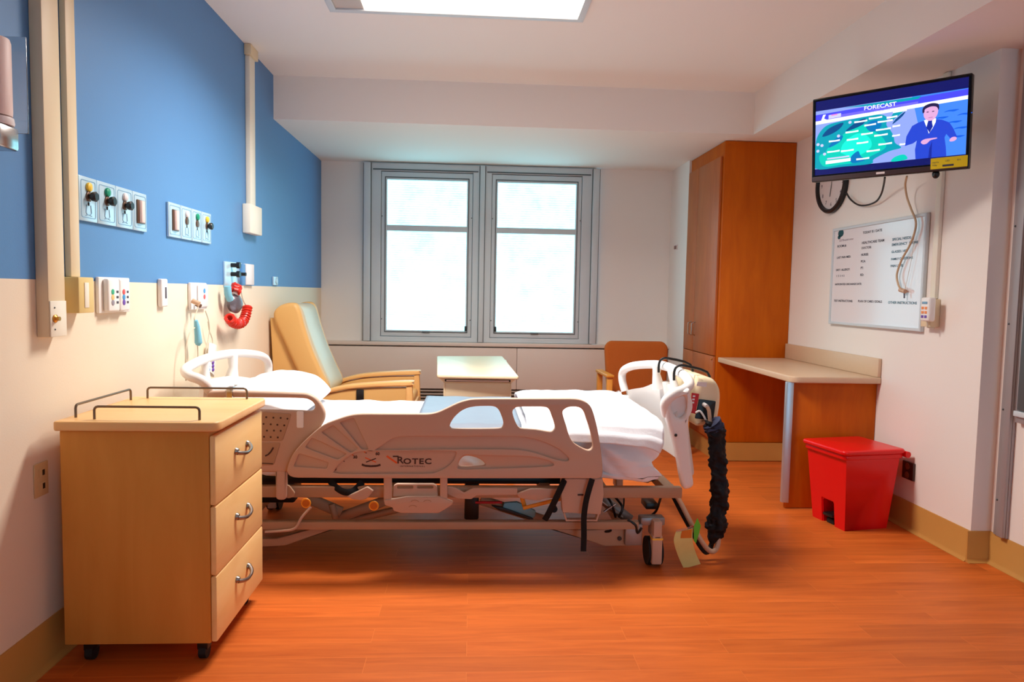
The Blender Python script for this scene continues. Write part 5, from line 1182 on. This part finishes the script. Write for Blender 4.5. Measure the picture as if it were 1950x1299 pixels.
def right_wall():
    # clock
    c = wr(1585, 352, 0.0); r = 0.196
    t = thing('wall_clock', 'round black rimmed wall clock half hidden under the television', 'clock', (XR, 4.645, 2.02))
    o = Vector((XR, 4.645, 2.02))
    rim = MB().lathe([(r, 0.002), (r, 0.022), (r-0.008, 0.032), (r-0.024, 0.030), (r-0.028, 0.014), (r-0.028, 0.002)], o, -X, 48); rim.build('rim', 'black', t)
    MB().lathe([(r-0.029, 0.008), (r-0.029, 0.012)], o, -X, 48).build('dial', 'dial', t)
    for k in range(1, 13):
        a = 2*PI*k/12; q = o + Vector((-0.0125, -math.sin(a)*0.135, math.cos(a)*0.135-0.012))
        MB().text(str(k), 0.036, q, -Y, Z, 0.0006, align='CENTER').build('numeral', 'ink', t, smooth=False)
    for a, l, w in ((2*PI*6.4/12, 0.085, 0.006), (2*PI*0.2/12, 0.12, 0.004)):
        dv = Vector((0, -math.sin(a), math.cos(a))); MB().tube([o+Vector((-0.015, 0, 0)), o+Vector((-0.015, 0, 0))+dv*l], (0.001, w/2), 8, flat=(1, 0, 0)).build('hand', 'black', t)
    # cables
    P = lambda l: [W(a, b, 0, x) for a, b, x in l]
    pts = catmull(P([(1612, 368, XR-0.028), (1620, 380, XR-0.02), (1634, 390, XR-0.02), (1650, 391, XR-0.02), (1668, 384, XR-0.03), (1678, 370, XR-0.05), (1683, 352, XR-0.09), (1685, 338, XR-0.13)]), 6, False)
    solo(MB().tube(pts, 0.0055, 8), 'black_cable', 'black', 'black cable drooping between wall clock and television', 'cable', tuple(pts[0]))
    t = thing('hanging_cable', 'loose tan cable hanging from the television over the whiteboard', 'cable', tuple(W(1725, 400, 0, XR-0.06)))
    pts = catmull(P([(1727, 336, XR-0.10), (1724, 352, XR-0.07), (1727, 375, XR-0.05), (1735, 398, XR-0.04), (1744, 422, XR-0.035), (1741, 445, XR-0.035), (1731, 470, XR-0.035), (1717, 495, XR-0.035), (1708, 522, XR-0.035), (1710, 540, XR-0.035), (1716, 553, XR-0.035)]), 6, False)
    MB().tube(pts, 0.0055, 8).build('cable', 'tvcord', t)
    a, b = P([(1714, 552, XR-0.036), (1724, 555, XR-0.036)]); MB().tube([a, b], 0.012, 10).build('plug', 'hose', t)
    a, b = P([(1722, 557, XR-0.035), (1722, 568, XR-0.035)]); MB().tube([a, b], 0.004, 8).build('loose_pin', 'gauge', t)
    a = P([(1741, 440, XR-0.03), (1738, 480, XR-0.03), (1728, 530, XR-0.03), (1722, 556, XR-0.03)])
    MB().tube(catmull(a, 4, False), 0.0012, 6).build('string', 'cord', t)
    # whiteboard
    y0, y1, z0, z1 = 3.612, 4.583, 1.085, 1.714
    t = thing('whiteboard', 'framed whiteboard with printed care headings on the right wall', 'whiteboard', (XR, (y0+y1)/2, (z0+z1)/2))
    MB().box(XR-0.016, XR-0.002, y0+0.008, y1-0.008, z0+0.008, z1-0.008).build('panel', 'board', t)
    MB().plate([rect(y0, y1, z0, z1), rect(y0+0.017, y1-0.017, z0+0.017, z1-0.017)], (XR-0.013, 0, 0), Y, Z, 0.022, 0.003).build('frame', 'alu', t)
    q = lambda a, b: W(1570+a/5.414, 400+b/5.414, 0, XR-0.0166)
    def words(name, m, l):
        mb = MB()
        for s, a, b, sz in l: mb.text(s, sz, q(a, b), -Y, Z, 0.0004, sx=1.25, bold=0.0004)
        mb.build(name, m, t, smooth=False)
    words('printed_headings', 'ink', [('TODAY IS / DATE', 395, 247, 0.021), ('HEALTHCARE TEAM', 385, 352, 0.021), ('DOCTOR:', 382, 404, 0.019), ('NURSE:', 377, 474, 0.020), ('PCA:', 374, 542, 0.020), ('PT:', 372, 610, 0.020), ('RD:', 368, 680, 0.020), ('ROOM #:', 132, 388, 0.022), ('LAST PAIN MED:', 127, 503, 0.019), ("DIET / ALLERGY:", 118, 630, 0.019), ('1  2  3  4  5', 122, 690, 0.017), ('ANTICIPATED DISCHARGE DATE:', 108, 776, 0.017), ('TEST INSTRUCTIONS:', 97, 945, 0.019), ("PLAN OF CARE / GOALS", 345, 950, 0.019)])
    words('printed_teal_headings', 'ink_t', [('SPECIAL NEEDS:', 698, 318, 0.020), ('EMERGENCY', 694, 372, 0.020), ('PHONE', 872, 352, 0.019), ('GLASSES / AID', 690, 444, 0.019), ('FAMILY QUESTIONS', 685, 519, 0.018), ('PAIN LEVEL', 680, 590, 0.019), ('OTHER INSTRUCTIONS', 655, 965, 0.020)])
    lg = MB(); c = q(170, 240); lg.plate(circle(-c.y, c.z, 0.034, 20, 0.024), (XR-0.0168, 0, 0), -Y, Z, 0.0006); c = q(152, 282); lg.plate(circle(-c.y, c.z, 0.018, 14, 0.013), (XR-0.0168, 0, 0), -Y, Z, 0.0006)
    lg.build('round_logo', 'logo_t', t, smooth=False)
    lg = MB(); a = q(150, 328); lg.text('care', 0.032, a, -Y, Z, 0.0004, shear=0.3); lg.text('hospital center', 0.020, q(195, 320), -Y, Z, 0.0004); lg.build('logo_lettering', 'logo_p', t, smooth=False)
    # raceway and remote
    t = thing('raceway', 'slim cream raceway on the right wall ending in a box by the whiteboard', 'cable raceway', (XR, 3.54, 1.1), 'cable raceways on the walls')
    MB().box(XR-0.02, XR-0.001, 3.515, 3.555, 1.262, ZS-0.003, 0.003).build('channel', 'race_w', t)
    MB().box(XR-0.05, XR-0.001, 3.492, 3.572, 1.115, 1.26, 0.004).build('raceway_junction_box', 'race', t)  # junction box at the lower end of the raceway
    t = thing('bedside_remote', 'white remote with orange and purple buttons clipped beside the whiteboard', 'remote control', (XR-0.05, 3.6, 1.2))
    a = W(1763, 590, 0, XR-0.085)
    y0, y1, z0, z1 = a.y-0.032, a.y+0.038, 1.145, 1.268
    rm = MB().box(XR-0.090, XR-0.052, y0, y1, z0, z1, 0.010, seg=3).build('body', 'white_pl', t)
    for k in range(6):
        MB().box(XR-0.0922, XR-0.0902, y1-0.03-(k % 2)*0.026, y1-0.012-(k % 2)*0.026, z1-0.062-(k//2)*0.022, z1-0.048-(k//2)*0.022, 0.0008).build('button', 'btn_o' if k < 4 else 'purple', t)
    MB().box(XR-0.0922, XR-0.0902, y0+0.014, y1-0.014, z1-0.034, z1-0.022, 0.0008).build('display', 'plate_edge', t)
    MB().tube([(XR-0.072, (y0+y1)/2, z0+0.001), (XR-0.07, (y0+y1)/2, z0-0.03), (XR-0.03, (y0+y1)/2+0.002, z0-0.034)], 0.004, 8).build('cord', 'cord', t)
    # outlet by the bin
    t = thing('wall_outlet', 'dark brown duplex wall outlet behind the red bin', 'wall outlet', (XR, 3.66, 0.325))
    a, b = wr(1722, 877, 0.01), wr(1738, 914, 0.01)
    MB().box(XR-0.014, XR-0.001, b.y-0.005, a.y+0.01, b.z-0.008, a.z+0.002, 0.003).build('plate', 'brown_plate', t)
    for s in (-1, 1):
        zc = (a.z+b.z)/2-0.003+s*0.024
        MB().lathe([(0.018, 0), (0.018, 0.003)], (XR-0.0142, (a.y+b.y)/2+0.002, zc), -X, 18).build('socket', 'brown_in', t)
    # steel strips and the window edge in the recess
    x = XR2
    r = lambda a, b, o=0.0: W(a, b, 0, XR2-o)
    y0, y1 = 2.98, 3.10
    zb = r(1905, 1020).z
    t = thing('steel_channel', 'grey steel channel fixed up the recessed wall at the right edge', 'steel channel', (XR2, 3.04, 0.2))
    ya, yb = r(1899, 980).y, r(1922, 1000).y
    MB().box(XR2-0.016, XR2-0.001, yb, ya, zb, ZS-0.003, 0.003).build('flange', 'steel', t)
    MB().box(XR2-0.032, XR2-0.0165, yb, yb+(ya-yb)*0.5, zb+0.004, ZS-0.006, 0.003).build('inner_rail', 'steel', t)
    for z in (0.32, 0.75, 1.15, 1.6): MB().sphere((XR2-0.0165, ya-0.014, z), 0.005, seg=8).build('screw', 'alu_dark', t)
    t = thing('shallow_cabinet', 'narrow grey metal cabinet edge just inside the right border', 'cabinet', (XR2, 2.85, 1.0))
    zc0, zc1 = r(1938, 803).z, r(1945, 430).z
    yc = r(1936, 800, 0.02).y
    MB().box(XR2-0.03, XR2-0.001, 2.3, yc, zc0, zc1, 0.004).build('frame', 'steel', t)
    MB().box(XR2-0.04, XR2-0.031, 2.32, yc-0.02, zc0+0.06, zc1-0.02, 0.003).build('door', 'alu_dark', t)
    MB().box(XR2-0.043, XR2-0.031, 2.31, yc-0.004, zc0+0.03, zc0+0.055, 0.003).build('lower_rail', 'alu', t)
    # switch on the chase wall
    q_ = W(1288, 472, 0, XCH)
    yy = min(q_.y, YB-0.06)
    solo(MB().box(XCH-0.012, XCH-0.001, yy-0.05, yy+0.03, q_.z-0.02, q_.z+0.025, 0.003).box(XCH-0.016, XCH-0.0125, yy-0.04, yy-0.02, q_.z-0.014, q_.z+0.018, 0.001, 1).box(XCH-0.016, XCH-0.0125, yy+0.0, yy+0.02, q_.z-0.014, q_.z+0.018, 0.001, 1), 'wall_switch', ['cap_w', 'brown_in'], 'small pale switch with two brown marks on the wall beside the wardrobe', 'switch', (XCH, yy, q_.z))
right_wall()
wd = bpy.data.worlds.new('world'); SC.world = wd; wd.use_nodes = True
wd.node_tree.nodes['Background'].inputs[0].default_value = (0.36, 0.74, 1.0, 1); wd.node_tree.nodes['Background'].inputs[1].default_value = 1.05
SC.cycles.use_denoising = True
SC.cycles.max_bounces = 10; SC.cycles.diffuse_bounces = 6; SC.cycles.sample_clamp_indirect = 8
